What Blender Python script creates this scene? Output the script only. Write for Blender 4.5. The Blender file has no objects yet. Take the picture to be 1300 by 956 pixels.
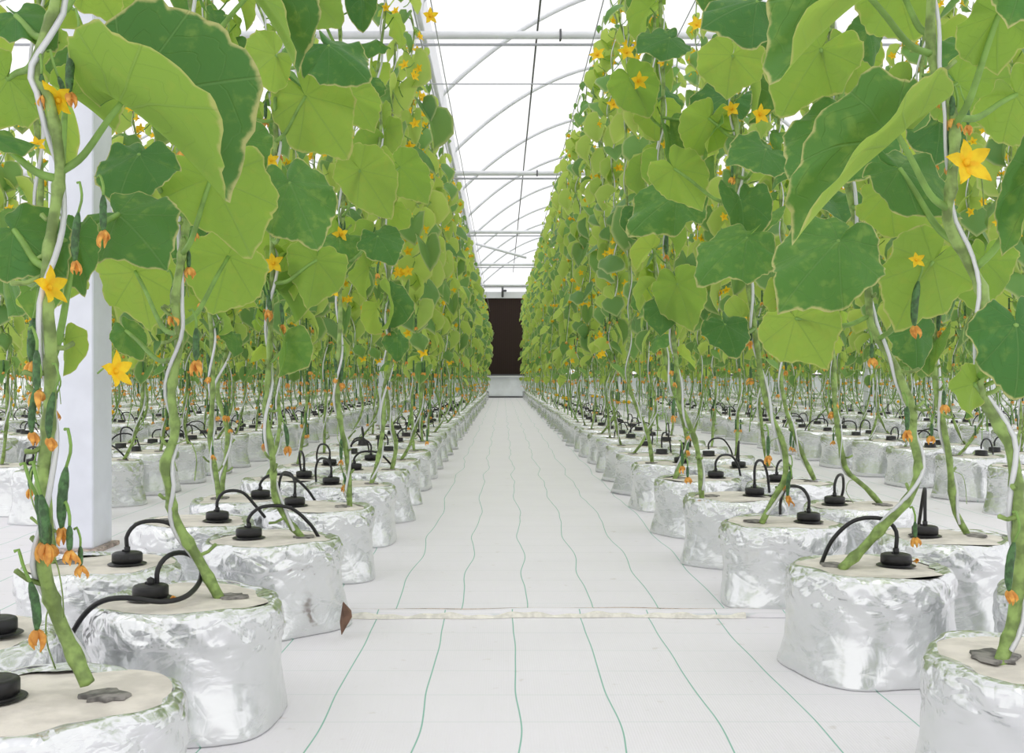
import bpy, math, random
import numpy as np
from mathutils import Vector, Matrix

random.seed(7)
RNG = np.random.default_rng(11)
sc = bpy.context.scene
COL = sc.collection
F, CH, VX, VY = 1400.0, 0.85, 638.0, 480.0      # focal length in px, camera height, vanishing point

def P(px, py, D):
    """the world point seen at a pixel of the photograph, D metres down the aisle"""
    return np.array([(px - VX) * D / F, D, CH - (py - VY) * D / F])

# ------------------------------------------------------------------ materials
def new_mat(name):
    m = bpy.data.materials.new(name); m.use_nodes = True
    nt = m.node_tree; nt.nodes.clear()
    out = nt.nodes.new('ShaderNodeOutputMaterial')
    return m, nt, out

def N(nt, typ, **kw):
    n = nt.nodes.new(typ)
    for k, v in kw.items():
        if k.startswith('i_'):
            n.inputs[k[2:].replace('_', ' ')].default_value = v
        else:
            setattr(n, k, v)
    return n

def M(nt, op, a, b=None, c=None, clamp=False):
    n = nt.nodes.new('ShaderNodeMath'); n.operation = op; n.use_clamp = clamp
    for i, v in enumerate((a, b, c)):
        if v is None: continue
        if isinstance(v, (int, float)): n.inputs[i].default_value = v
        else: nt.links.new(v, n.inputs[i])
    return n.outputs[0]

def MIX(nt, fac, a, b):
    n = nt.nodes.new('ShaderNodeMix'); n.data_type = 'RGBA'
    for s, v in ((n.inputs[0], fac), (n.inputs[6], a), (n.inputs[7], b)):
        if isinstance(v, (int, float)): s.default_value = v
        elif isinstance(v, tuple): s.default_value = (*v[:3], 1)
        else: nt.links.new(v, s)
    return n.outputs[2]

def STEP(nt, v, lo, hi):
    n = nt.nodes.new('ShaderNodeMapRange'); n.interpolation_type = 'SMOOTHSTEP'
    nt.links.new(v, n.inputs[0]); n.inputs[1].default_value = lo; n.inputs[2].default_value = hi
    return n.outputs[0]

def simple(name, col, rough=0.5, metal=0.0, var=0.0, scale=20.0, bump=0.0, bscale=60.0, trans=0.0, spec=0.5):
    m, nt, out = new_mat(name)
    b = N(nt, 'ShaderNodeBsdfPrincipled')
    b.inputs['Roughness'].default_value = rough; b.inputs['Metallic'].default_value = metal
    b.inputs['Specular IOR Level'].default_value = spec
    c = (*col, 1)
    tc = N(nt, 'ShaderNodeTexCoord')
    b.inputs['Base Color'].default_value = c
    if var:
        no = N(nt, 'ShaderNodeTexNoise'); no.inputs['Scale'].default_value = scale; no.inputs['Detail'].default_value = 3
        nt.links.new(tc.outputs['Object'], no.inputs['Vector'])
        dark = tuple(x * (1 - var) for x in col); lite = tuple(min(1, x * (1 + var)) for x in col)
        nt.links.new(MIX(nt, STEP(nt, no.outputs[0], .35, .65), dark, lite), b.inputs['Base Color'])
    if bump:
        no = N(nt, 'ShaderNodeTexNoise'); no.inputs['Scale'].default_value = bscale; no.inputs['Detail'].default_value = 4
        nt.links.new(tc.outputs['Object'], no.inputs['Vector'])
        bp = N(nt, 'ShaderNodeBump'); bp.inputs['Strength'].default_value = bump; bp.inputs['Distance'].default_value = .01
        nt.links.new(no.outputs[0], bp.inputs['Height']); nt.links.new(bp.outputs[0], b.inputs['Normal'])
    if trans:
        t = N(nt, 'ShaderNodeBsdfTranslucent'); t.inputs[0].default_value = c
        mx = N(nt, 'ShaderNodeMixShader'); mx.inputs[0].default_value = trans
        nt.links.new(b.outputs[0], mx.inputs[1]); nt.links.new(t.outputs[0], mx.inputs[2])
        nt.links.new(mx.outputs[0], out.inputs[0])
    else:
        nt.links.new(b.outputs[0], out.inputs[0])
    return m

def leaf_material(name, detail):
    """a leaf is dark green above, light yellow-green below and lets daylight through; pale margin and veins"""
    m, nt, out = new_mat(name)
    at = N(nt, 'ShaderNodeAttribute', attribute_name='leaf')
    sp = N(nt, 'ShaderNodeSeparateXYZ'); nt.links.new(at.outputs['Vector'], sp.inputs[0])
    th, v, tone = sp.outputs
    geo = N(nt, 'ShaderNodeNewGeometry')
    back = geo.outputs['Backfacing']
    top = MIX(nt, tone, (.026, .125, .04), (.085, .245, .05))
    und = MIX(nt, tone, (.21, .35, .08), (.34, .46, .10))
    thr = MIX(nt, tone, (.30, .52, .06), (.54, .74, .10))
    if detail:
        tc = N(nt, 'ShaderNodeTexCoord')
        no = N(nt, 'ShaderNodeTexNoise'); no.inputs['Scale'].default_value = 32; no.inputs['Detail'].default_value = 5
        nt.links.new(tc.outputs['Object'], no.inputs['Vector'])
        a = M(nt, 'ABSOLUTE', th)
        d = None
        for k in (0.0, .25, .49, .74):
            e = M(nt, 'ABSOLUTE', M(nt, 'SUBTRACT', a, k))
            d = e if d is None else M(nt, 'MINIMUM', d, e)
        # side veins: a chevron pattern between the main veins
        w = M(nt, 'MULTIPLY', M(nt, 'FRACT', M(nt, 'MULTIPLY', M(nt, 'SUBTRACT', v, M(nt, 'MULTIPLY', d, 1.7)), 5.0)), 1.0)
        side = STEP(nt, M(nt, 'ABSOLUTE', M(nt, 'SUBTRACT', w, .5)), .06, .0)
        dist = M(nt, 'MULTIPLY', M(nt, 'MULTIPLY', d, v), 3.14)
        vein = STEP(nt, dist, .018, .004)
        vein = M(nt, 'MAXIMUM', vein, M(nt, 'MULTIPLY', side, .35))
        blot = STEP(nt, M(nt, 'ADD', no.outputs[0], M(nt, 'MULTIPLY', tone, .12)), .56, .76)
        edge = STEP(nt, M(nt, 'ADD', v, M(nt, 'MULTIPLY', M(nt, 'SUBTRACT', no.outputs[0], .5), .12)), .955, .995)
        top = MIX(nt, M(nt, 'MULTIPLY', blot, .45), top, (.22, .36, .08))
        top = MIX(nt, M(nt, 'MULTIPLY', vein, .35), top, (.20, .36, .12))
        und = MIX(nt, M(nt, 'MULTIPLY', vein, .35), und, (.42, .55, .20))
        thr = MIX(nt, M(nt, 'MULTIPLY', vein, .4), thr, (.16, .36, .04))
        thr = MIX(nt, M(nt, 'MULTIPLY', blot, .25), thr, (.60, .62, .08))
        ef = M(nt, 'MULTIPLY', edge, .8)
        top = MIX(nt, ef, top, (.55, .52, .22)); und = MIX(nt, ef, und, (.55, .52, .22)); thr = MIX(nt, M(nt, 'MULTIPLY', edge, .5), thr, (.65, .60, .22))
        bp = N(nt, 'ShaderNodeBump'); bp.inputs['Strength'].default_value = .6; bp.inputs['Distance'].default_value = .006
        hh = M(nt, 'SUBTRACT', M(nt, 'MULTIPLY', no.outputs[0], .6), M(nt, 'MULTIPLY', vein, .8))
        nt.links.new(hh, bp.inputs['Height'])
    else:
        edge = STEP(nt, v, .84, 1.0)
        ef = M(nt, 'MULTIPLY', edge, .55)
        top = MIX(nt, .25, top, (.20, .34, .12)); thr = MIX(nt, .45, thr, (.72, .86, .22)); und = MIX(nt, .3, und, (.46, .58, .16))
        top = MIX(nt, ef, top, (.55, .55, .26)); und = MIX(nt, ef, und, (.55, .55, .26)); thr = MIX(nt, M(nt, 'MULTIPLY', edge, .4), thr, (.70, .68, .30))
    col = MIX(nt, back, top, und)
    b = N(nt, 'ShaderNodeBsdfPrincipled'); b.inputs['Roughness'].default_value = .5; b.inputs['Specular IOR Level'].default_value = .2
    nt.links.new(col, b.inputs['Base Color'])
    t = N(nt, 'ShaderNodeBsdfTranslucent'); nt.links.new(thr, t.inputs[0])
    if detail:
        nt.links.new(bp.outputs[0], b.inputs['Normal'])
    mx = N(nt, 'ShaderNodeMixShader'); nt.links.new(M(nt, 'ADD', .19, M(nt, 'MULTIPLY', back, .33)), mx.inputs[0])
    nt.links.new(b.outputs[0], mx.inputs[1]); nt.links.new(t.outputs[0], mx.inputs[2])
    nt.links.new(mx.outputs[0], out.inputs[0])
    return m

def foil_material():
    m, nt, out = new_mat('silver_foil')
    tc = N(nt, 'ShaderNodeTexCoord')
    mp = N(nt, 'ShaderNodeMapping'); nt.links.new(tc.outputs['Object'], mp.inputs[0]); mp.inputs['Scale'].default_value = (1, 1, 1.4)
    oi = N(nt, 'ShaderNodeObjectInfo')
    nt.links.new(oi.outputs['Random'], mp.inputs['Location'])
    n1 = N(nt, 'ShaderNodeTexNoise'); n1.inputs['Scale'].default_value = 5.5; n1.inputs['Detail'].default_value = 3; n1.inputs['Distortion'].default_value = 1.2
    nt.links.new(mp.outputs[0], n1.inputs['Vector'])
    ridge = M(nt, 'ABSOLUTE', M(nt, 'SUBTRACT', n1.outputs[0], .5))
    vo = N(nt, 'ShaderNodeTexVoronoi'); vo.feature = 'DISTANCE_TO_EDGE'; vo.inputs['Scale'].default_value = 11
    nt.links.new(mp.outputs[0], vo.inputs['Vector'])
    h = M(nt, 'ADD', M(nt, 'MULTIPLY', ridge, 1.8), M(nt, 'MULTIPLY', M(nt, 'MINIMUM', vo.outputs['Distance'], .12), 1.3))
    mv = N(nt, 'ShaderNodeMapping'); nt.links.new(mp.outputs[0], mv.inputs[0]); mv.inputs['Scale'].default_value = (1, 1, .22)
    n4 = N(nt, 'ShaderNodeTexNoise'); n4.inputs['Scale'].default_value = 13; n4.inputs['Detail'].default_value = 2; n4.inputs['Distortion'].default_value = .6
    nt.links.new(mv.outputs[0], n4.inputs['Vector'])
    h = M(nt, 'ADD', h, M(nt, 'MULTIPLY', M(nt, 'ABSOLUTE', M(nt, 'SUBTRACT', n4.outputs[0], .5)), .9))
    sx = N(nt, 'ShaderNodeSeparateXYZ'); nt.links.new(tc.outputs['Object'], sx.inputs[0])
    band = STEP(nt, sx.outputs[2], .17, .24)
    bp = N(nt, 'ShaderNodeBump'); bp.inputs['Distance'].default_value = .02
    nt.links.new(M(nt, 'ADD', M(nt, 'MULTIPLY', band, .34), .14), bp.inputs['Strength'])
    nt.links.new(h, bp.inputs['Height'])
    b = N(nt, 'ShaderNodeBsdfPrincipled')
    b.inputs['Metallic'].default_value = .85; b.inputs['Roughness'].default_value = .22
    n2 = N(nt, 'ShaderNodeTexNoise'); n2.inputs['Scale'].default_value = 4; nt.links.new(mp.outputs[0], n2.inputs['Vector'])
    c = MIX(nt, n2.outputs[0], (.69, .71, .71), (.84, .85, .855))
    dirt = STEP(nt, n1.outputs[0], .70, .78)
    c = MIX(nt, M(nt, 'MULTIPLY', dirt, .35), c, (.45, .43, .40))
    nt.links.new(c, b.inputs['Base Color'])
    nt.links.new(bp.outputs[0], b.inputs['Normal']); nt.links.new(b.outputs[0], out.inputs[0])
    return m

def floor_material():
    """white woven ground cover: green marker threads every 24 cm along the aisle and faint ones across"""
    m, nt, out = new_mat('white_woven_ground_cover')
    tc = N(nt, 'ShaderNodeTexCoord'); sp = N(nt, 'ShaderNodeSeparateXYZ'); nt.links.new(tc.outputs['Object'], sp.inputs[0])
    x, y, _ = sp.outputs
    cmb = N(nt, 'ShaderNodeCombineXYZ'); nt.links.new(M(nt, 'MULTIPLY', x, .35), cmb.inputs[0]); nt.links.new(y, cmb.inputs[1])
    no = N(nt, 'ShaderNodeTexNoise'); no.inputs['Scale'].default_value = .8; no.inputs['Detail'].default_value = 1.5
    nt.links.new(cmb.outputs[0], no.inputs['Vector'])
    xw = M(nt, 'ADD', x, M(nt, 'MULTIPLY', M(nt, 'SUBTRACT', no.outputs[0], .5), .13))
    far = STEP(nt, y, 3.97, 3.99)
    xw = M(nt, 'ADD', xw, M(nt, 'ADD', M(nt, 'MULTIPLY', far, -.055), .085))
    fx = M(nt, 'ABSOLUTE', M(nt, 'SUBTRACT', M(nt, 'FRACT', M(nt, 'DIVIDE', xw, .243)), .5))
    lx = STEP(nt, fx, .0115, .004)
    yw = M(nt, 'ADD', y, M(nt, 'MULTIPLY', no.outputs[0], .08))
    fy = M(nt, 'ABSOLUTE', M(nt, 'SUBTRACT', M(nt, 'FRACT', M(nt, 'DIVIDE', yw, .24)), .5))
    ly = STEP(nt, fy, .016, .006)
    n2 = N(nt, 'ShaderNodeTexNoise'); n2.inputs['Scale'].default_value = 2.4; n2.inputs['Detail'].default_value = 5
    nt.links.new(tc.outputs['Object'], n2.inputs['Vector'])
    c = MIX(nt, n2.outputs[0], (.80, .775, .815), (.87, .845, .89))
    n3 = N(nt, 'ShaderNodeTexNoise'); n3.inputs['Scale'].default_value = 14; n3.inputs['Detail'].default_value = 6
    nt.links.new(tc.outputs['Object'], n3.inputs['Vector'])
    c = MIX(nt, M(nt, 'MULTIPLY', STEP(nt, n3.outputs[0], .66, .74), .35), c, (.56, .50, .45))
    c = MIX(nt, M(nt, 'MULTIPLY', ly, .22), c, (.35, .50, .45))
    c = MIX(nt, M(nt, 'MULTIPLY', lx, .8), c, (.10, .42, .30))
    b = N(nt, 'ShaderNodeBsdfPrincipled'); b.inputs['Roughness'].default_value = .55; b.inputs['Specular IOR Level'].default_value = .35
    nt.links.new(c, b.inputs['Base Color'])
    wv = M(nt, 'ADD', M(nt, 'SINE', M(nt, 'MULTIPLY', x, 900)), M(nt, 'SINE', M(nt, 'MULTIPLY', y, 900)))
    hh = M(nt, 'ADD', M(nt, 'MULTIPLY', n2.outputs[0], 1.0), M(nt, 'MULTIPLY', wv, .01))
    bp = N(nt, 'ShaderNodeBump'); bp.inputs['Strength'].default_value = .35; bp.inputs['Distance'].default_value = .03
    nt.links.new(hh, bp.inputs['Height']); nt.links.new(bp.outputs[0], b.inputs['Normal'])
    nt.links.new(b.outputs[0], out.inputs[0])
    return m

def film_material():
    m, nt, out = new_mat('milky_greenhouse_film')
    tr = N(nt, 'ShaderNodeBsdfTransparent'); tr.inputs[0].default_value = (.97, .975, .98, 1)
    tl = N(nt, 'ShaderNodeBsdfTranslucent'); tl.inputs[0].default_value = (.95, .95, .96, 1)
    mx = N(nt, 'ShaderNodeMixShader'); mx.inputs[0].default_value = .25
    nt.links.new(tr.outputs[0], mx.inputs[1]); nt.links.new(tl.outputs[0], mx.inputs[2]); nt.links.new(mx.outputs[0], out.inputs[0])
    return m

def pad_material():
    m, nt, out = new_mat('brown_corrugated_pad')
    tc = N(nt, 'ShaderNodeTexCoord')
    w = N(nt, 'ShaderNodeTexWave'); w.inputs['Scale'].default_value = 5.5; w.inputs['Distortion'].default_value = 1.2; w.inputs['Detail'].default_value = 3; w.inputs['Detail Scale'].default_value = 3
    nt.links.new(tc.outputs['Object'], w.inputs[0])
    b = N(nt, 'ShaderNodeBsdfPrincipled'); b.inputs['Roughness'].default_value = .9
    nt.links.new(MIX(nt, w.outputs[1], (.032, .019, .015), (.052, .031, .024)), b.inputs['Base Color'])
    nt.links.new(b.outputs[0], out.inputs[0])
    return m

MAT = dict(
    leaf=leaf_material('cucumber_leaf', True), leaf_far=leaf_material('cucumber_leaf_plain', False),
    stem=simple('vine_stem', (.27, .39, .11), .5, var=.35, scale=30, bump=.3, bscale=70, trans=.15),
    petiole=simple('leaf_stalk', (.24, .42, .09), .5, var=.2, trans=.2),
    cucumber=simple('cucumber_skin', (.055, .14, .04), .45, var=.35, scale=90, bump=.4, bscale=200),
    yellow=simple('yellow_petal', (.98, .64, .02), .6, var=.12, scale=60, trans=.4),
    orange=simple('withered_petal', (.95, .46, .10), .7, var=.3, scale=70, trans=.3),
    twine=simple('white_twine', (.82, .83, .84), .45, trans=.2),
    foil=foil_material(),
    fabric=simple('beige_nonwoven', (.70, .655, .59), .85, var=.12, scale=14, bump=.25, bscale=50),
    hole=simple('dark_hole_edge', (.20, .19, .175), .7, var=.5, scale=40),
    black=simple('black_rubber', (.012, .012, .013), .42, bump=.1),
    steel=simple('white_painted_steel', (.72, .73, .76), .4, var=.05, scale=3),
    grey=simple('galvanised_pipe', (.42, .43, .47), .45),
    darkpipe=simple('dark_grey_pipe', (.10, .10, .11), .5),
    column=simple('white_column_paint', (.77, .79, .87), .35, var=.04, scale=5, bump=.05),
    base=simple('stained_base_plate', (.42, .34, .30), .7, var=.4, scale=40),
    floor=floor_material(), film=film_material(), pad=pad_material(),
    curb=simple('white_low_wall', (.84, .86, .92), .5, var=.06, scale=2),
    brown=simple('dry_brown_scrap', (.16, .09, .06), .8, var=.3),
    blue=simple('blue_plastic', (.02, .09, .50), .4),
    seam=simple('cream_fabric_edge', (.80, .77, .70), .8, var=.1, scale=40, bump=.4, bscale=90),
    seam2=simple('tan_hem_thread', (.52, .40, .32), .8, var=.3, scale=30),
    gutterfilm=simple('white_wrinkled_film', (.86, .86, .89), .4, bump=.6, bscale=5, trans=.75),
)

# ------------------------------------------------------------------ mesh building
class Geo:
    def __init__(s): s.v = []; s.f = []; s.mi = []; s.at = []; s.n = 0
    def add(s, v, f, mi=0, at=None):
        v = np.asarray(v, float)
        s.v.append(v); f = np.asarray(f, int)
        s.f.append(f + s.n); s.mi.append(np.full(len(f), mi)); s.n += len(v)
        s.at.append(np.zeros((len(v), 3)) if at is None else at)
        return s
    def mesh(s, name, mats, smooth=True, origin=None):
        v = np.concatenate(s.v); at = np.concatenate(s.at)
        if origin is not None: v = v - np.asarray(origin)
        me = bpy.data.meshes.new(name)
        loops = np.concatenate([f.ravel() for f in s.f]); sizes = np.concatenate([np.full(len(f), f.shape[1]) for f in s.f if len(f)])
        # degenerate quads (a == d) are written as triangles by the caller
        me.vertices.add(len(v)); me.vertices.foreach_set('co', v.ravel())
        me.loops.add(len(loops)); me.loops.foreach_set('vertex_index', loops.astype(np.int32))
        me.polygons.add(len(sizes)); st = np.concatenate([[0], np.cumsum(sizes)[:-1]])
        me.polygons.foreach_set('loop_start', st.astype(np.int32))
        me.polygons.foreach_set('material_index', np.concatenate(s.mi).astype(np.int32))
        me.update(calc_edges=True)
        me.polygons.foreach_set('use_smooth', np.full(len(sizes), smooth))
        a = me.attributes.new('leaf', 'FLOAT_VECTOR', 'POINT'); a.data.foreach_set('vector', at.ravel())
        for m in mats: me.materials.append(MAT[m])
        me.validate()
        return me

def obj(name, me, parent=None, loc=(0, 0, 0)):
    o = bpy.data.objects.new(name, me); COL.objects.link(o); o.location = loc
    if parent is not None: o.parent = parent
    return o

def tag(o, label=None, cat=None, group=None, kind=None):
    if label: o['label'] = label
    if cat: o['category'] = cat
    if group: o['group'] = group
    if kind: o['kind'] = kind
    return o

def thing(name, label, cat, loc=(0, 0, 0), rz=0, group=None):
    o = obj(name, None, None, loc); o.rotation_euler = (0, 0, rz)
    return tag(o, label, cat, group)

def grid_faces(nu, nv, close_v=False):
    """quads of a (nu x nv) vertex grid, rows first"""
    i = np.arange(nu - 1)[:, None]; j = np.arange(nv if close_v else nv - 1)[None, :]
    j2 = (j + 1) % nv
    return np.stack([i * nv + j, i * nv + j2, (i + 1) * nv + j2, (i + 1) * nv + j], -1).reshape(-1, 4)

def unit(v): return v / (np.linalg.norm(v) + 1e-12)

def tube(path, rad, sides=6, cap=True, squash=None):
    p = np.asarray(path, float); n = len(p)
    r = np.full(n, rad) if np.isscalar(rad) else np.asarray(rad, float)
    t = np.gradient(p, axis=0); t /= (np.linalg.norm(t, axis=1)[:, None] + 1e-12)
    ref = np.array([1.0, 0, 0]) if abs(t[0][0]) < .8 else np.array([0, 0, 1.0])
    u = np.zeros((n, 3)); w = np.zeros((n, 3))
    for i in range(n):
        a = ref - t[i] * ref.dot(t[i]); a = unit(a); u[i] = a; w[i] = np.cross(t[i], a); ref = a
    an = np.arange(sides) * 2 * math.pi / sides
    sq = 1 if squash is None else squash
    v = p[:, None] + r[:, None, None] * (np.cos(an)[None, :, None] * u[:, None] + sq * np.sin(an)[None, :, None] * w[:, None])
    v = v.reshape(-1, 3); f = grid_faces(n, sides, True)
    fs = [f]
    if cap:
        v = np.concatenate([v, p[:1] - t[:1] * r[0] * .3, p[-1:] + t[-1:] * r[-1] * .5]); k = n * sides
        a = np.arange(sides); b = (a + 1) % sides
        fs.append(np.stack([b, a, np.full(sides, k)], -1)); fs.append(np.stack([(n - 1) * sides + a, (n - 1) * sides + b, np.full(sides, k + 1)], -1))
    return v, fs

def add_tube(g, path, rad, sides=6, mi=0, cap=True, squash=None):
    v, fs = tube(path, rad, sides, cap, squash); base = g.n
    g.add(v, fs[0], mi)
    for f in fs[1:]:
        g.f.append(f + base); g.mi.append(np.full(len(f), mi))
    return g

def spline(pts, n):
    p = np.asarray(pts, float)
    if len(p) < 3: return p[0] + (p[-1] - p[0]) * np.linspace(0, 1, n)[:, None]
    q = np.concatenate([[2 * p[0] - p[1]], p, [2 * p[-1] - p[-2]]])
    seg = np.linalg.norm(np.diff(p, axis=0), axis=1); cum = np.concatenate([[0], np.cumsum(seg)])
    out = []
    for s in np.linspace(0, cum[-1], n):
        i = min(max(np.searchsorted(cum, s) - 1, 0), len(p) - 2); t = (s - cum[i]) / (seg[i] + 1e-9)
        a, b, c, d = q[i:i + 4]
        out.append(.5 * (2 * b + (c - a) * t + (2 * a - 5 * b + 4 * c - d) * t * t + (3 * b - a - 3 * c + d) * t ** 3))
    return np.array(out)

def add_box(g, lo, hi, mi=0, bev=.0):
    x0, y0, z0 = lo; x1, y1, z1 = hi; b = bev
    if b <= 0:
        v = [(x, y, z) for z in (z0, z1) for y in (y0, y1) for x in (x0, x1)]
        g.add(v, [(0, 2, 3, 1), (4, 5, 7, 6), (0, 1, 5, 4), (2, 6, 7, 3), (0, 4, 6, 2), (1, 3, 7, 5)], mi); return g
    ring = [(x0 + b, y0), (x1 - b, y0), (x1, y0 + b), (x1, y1 - b), (x1 - b, y1), (x0 + b, y1), (x0, y1 - b), (x0, y0 + b)]
    v = []
    for z, k in ((z0, b), (z0 + b, 0), (z1 - b, 0), (z1, b)):
        cx, cy = (x0 + x1) / 2, (y0 + y1) / 2
        for (x, y) in ring:
            v.append((x - math.copysign(k, x - cx) * .5, y - math.copysign(k, y - cy) * .5, z))
    f = grid_faces(4, 8, True); g.add(v, f, mi); base = g.n - 32
    g.f.append(np.array([[7, 6, 5, 4, 3, 2, 1, 0]]) + base); g.mi.append(np.array([mi]))
    g.f.append(np.array([[24, 25, 26, 27, 28, 29, 30, 31]]) + base); g.mi.append(np.array([mi]))
    return g

# ------------------------------------------------------------------ cucumber leaf
TH = np.radians([0, 12, 25, 40, 52, 65, 80, 95, 108, 125, 145, 160, 172, 180])
RR = np.array([1.0, .86, .77, .73, .73, .66, .62, .62, .59, .52, .50, .46, .32, .08])

def blade(nr, ns, fold, droop, wave, seed, tone, curl=0.0, width=1.0):
    rg = np.random.default_rng(seed)
    th = np.linspace(-math.pi, math.pi, ns + 1) * .99
    R = np.interp(np.abs(th), TH, RR)
    if ns > 20:
        R = R * (1 + .016 * np.sin(th * 23 + rg.uniform(0, 6)) + .01 * np.sin(th * 41)) * (1 + .05 * np.sin(th * 2 + rg.uniform(0, 6)))
    v = np.linspace(0, 1, nr + 1)[1:] ** .85
    V, T = np.meshgrid(v, th, indexing='ij'); RV = V * R[None, :]
    x = RV * np.sin(T) * width; y = RV * np.cos(T)
    z = wave * V ** 2 * np.sin(T * rg.integers(3, 6) + rg.uniform(0, 6)) + wave * .6 * V ** 3 * np.sin(T * 9 + rg.uniform(0, 6))
    if nr > 4: z += .018 * np.cos(np.abs(T) / math.pi * 2 * math.pi * 4) * V ** 2 * -1
    x = np.concatenate([[0], x.ravel()]); y = np.concatenate([[0], y.ravel()]); z = np.concatenate([[0], z.ravel()])
    ax = np.abs(x); q_ = np.clip(ax / .24, 0, 1); a = fold * q_ * q_ * (3 - 2 * q_) + curl * np.clip((ax - .3) / .4, 0, 1)
    z = z * np.cos(a) + ax * np.sin(a); x = x * np.cos(a)
    k = droop if abs(droop) > .05 else .05
    yy = np.where(y < 0, y * .9, y); ang = k * yy
    Y = np.sin(ang) / k + z * np.sin(ang); Z = -(1 - np.cos(ang)) / k + z * np.cos(ang)
    pts = np.stack([x, Y, Z], -1)
    n1 = ns + 1; f4 = grid_faces(nr, n1) + 1
    j = np.arange(ns); f3 = np.stack([np.zeros(ns, int), j + 2, j + 1], -1)
    at = np.zeros((len(pts), 3)); at[1:, 0] = (T / math.pi).ravel(); at[1:, 1] = V.ravel(); at[:, 2] = tone
    return pts, f4, f3, at

def add_blade(g, E, Yd, Zh, s, mi, **kw):
    pts, f4, f3, at = blade(**kw)
    Yd = unit(Yd); X = unit(np.cross(Yd, Zh)); Z = np.cross(X, Yd)
    w = E + s * (pts[:, :1] * X + pts[:, 1:2] * Yd + pts[:, 2:] * Z)
    base = g.n; g.add(w, f3, mi, at); g.f.append(f4 + base); g.mi.append(np.full(len(f4), mi))

def petiole_path(A, E, Yd, n=8, sag=.03):
    A = np.asarray(A); E = np.asarray(E); d = np.linalg.norm(E - A)
    m1 = A + (E - A) * .35 + np.array([0, 0, -.10 * d]); m2 = A + (E - A) * .75 + np.array([0, 0, -.03 * d])
    return spline([A, m1, m2, E], n)

# ------------------------------------------------------------------ flowers and fruit (unit variants, hanging from the origin)
def add_star(g, c, nrm, r, mi, seed=0):
    rg = np.random.default_rng(seed); nrm = unit(np.asarray(nrm, float)); a = unit(np.cross(nrm, [0.1, .2, 1])); b = np.cross(nrm, a)
    for k in range(5):
        t = k * 2 * math.pi / 5 + rg.uniform(-.12, .12); d = a * math.cos(t) + b * math.sin(t); s = np.cross(nrm, d)
        rr = r * rg.uniform(.88, 1.1); cup = rg.uniform(.05, .4)
        rows = []
        for q, wd, h in ((.0, .10, -.18), (.25, .30, 0), (.55, .27, .10), (.82, .13, .10), (1.0, .01, .02)):
            ctr = c + rr * (d * q + nrm * (h * .6 + cup * q * q))
            rows += [ctr - s * wd * rr + nrm * rr * .05, ctr - nrm * .03 * rr, ctr + s * wd * rr + nrm * rr * .05]
        g.add(rows, grid_faces(5, 3), mi)
    v, fs = tube([c - nrm * r * .45, c - nrm * r * .15, c + nrm * r * .03], [r * .10, r * .16, r * .12], 6)
    add_tube(g, [c - nrm * r * .45, c - nrm * r * .15, c + nrm * r * .06], [r * .10, r * .17, r * .13], 6, mi)

def add_withered(g, c, d, s, mi, seed=0):
    """shrivelled hanging petals: a crumpled drop split in lobes"""
    rg = np.random.default_rng(seed); d = unit(np.asarray(d, float)); a = unit(np.cross(d, [.3, 1, .1])); b = np.cross(d, a)
    for k in range(5):
        t = k * math.pi * .4 + rg.uniform(-.35, .35); o = a * math.cos(t) + b * math.sin(t)
        L = s * rg.uniform(.7, 1.35); sp = rg.uniform(.1, .65)
        path = [c, c + d * L * .35 + o * L * .25, c + d * L * .75 + o * L * sp, c + d * L + o * L * (sp - .12)]
        add_tube(g, spline(path, 6), np.array([.10, .20, .22, .19, .12, .03]) * s, 5, mi, squash=.5)

def cucumber_units():
    """(fruit mesh, blossom mesh) pairs"""
    out = []
    for i, (L, r, open_) in enumerate([(.070, .0068, 0), (.080, .0075, 0), (.105, .0085, 0), (.045, .0055, 0), (.040, .0048, 1), (.058, .0062, 0)]):
        g = Geo(); bend = .012 * math.sin(i * 2.1)
        pd = .035 + .014 * (i % 3)
        add_tube(g, spline([(0, 0, 0), (.006, 0, .004), (.014, 0, -pd * .5), (.014 + bend, 0, -pd)], 7), .0028, 6, 1)
        top = np.array([.014 + bend, 0, -pd])
        ts = np.linspace(0, 1, 11); pr = np.array([.35, .72, .95, 1, 1, 1, 1, .97, .88, .65, .35]) * r
        pth = np.stack([top[0] + bend * np.sin(ts * 2), np.zeros(11), top[2] - L * ts], -1)
        add_tube(g, pth, pr * (1 + .04 * np.sin(np.arange(11) * 2.7)), 10, 0)
        me = g.mesh('cucumber', ['cucumber', 'petiole'])
        g2 = Geo()
        if open_: add_star(g2, pth[-1] + np.array([0, -.012, -.008]), (0, -1, -.5), .040, 0, i); b = g2.mesh('blossom', ['yellow'])
        else: add_withered(g2, pth[-1] + np.array([0, 0, .004]), (.1, 0, -1), .028, 0, i); b = g2.mesh('blossom', ['orange'])
        out.append((me, b))
    return out
CUKES = cucumber_units()

def flower_units():
    out = []
    for i, n in enumerate([(0, -1, .1), (.5, -1, -.2), (-.4, -1, .35), (.9, -.5, .2)]):
        g = Geo(); n = unit(np.array(n, float)); c = np.array([0, 0, 0]) + n * .05 + np.array([0, 0, -.005])
        add_star(g, c, n, .042, 0, i + 20)
        add_tube(g, spline([(0, 0, 0), n * .02 + np.array([0, 0, .008]), c - n * .018], 5), .002, 5, 1)
        out.append(g.mesh('flower', ['yellow', 'petiole']))
    return out
FLOWERS = flower_units()

def add_fruit(vine, at, i, rz=0, s=1.0):
    me, b = CUKES[i % len(CUKES)]
    c = obj('cucumber', me, vine, at); c.rotation_euler = (0, 0, rz); c.scale = (s, s, s)
    obj('blossom', b, c)
    return c

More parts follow.
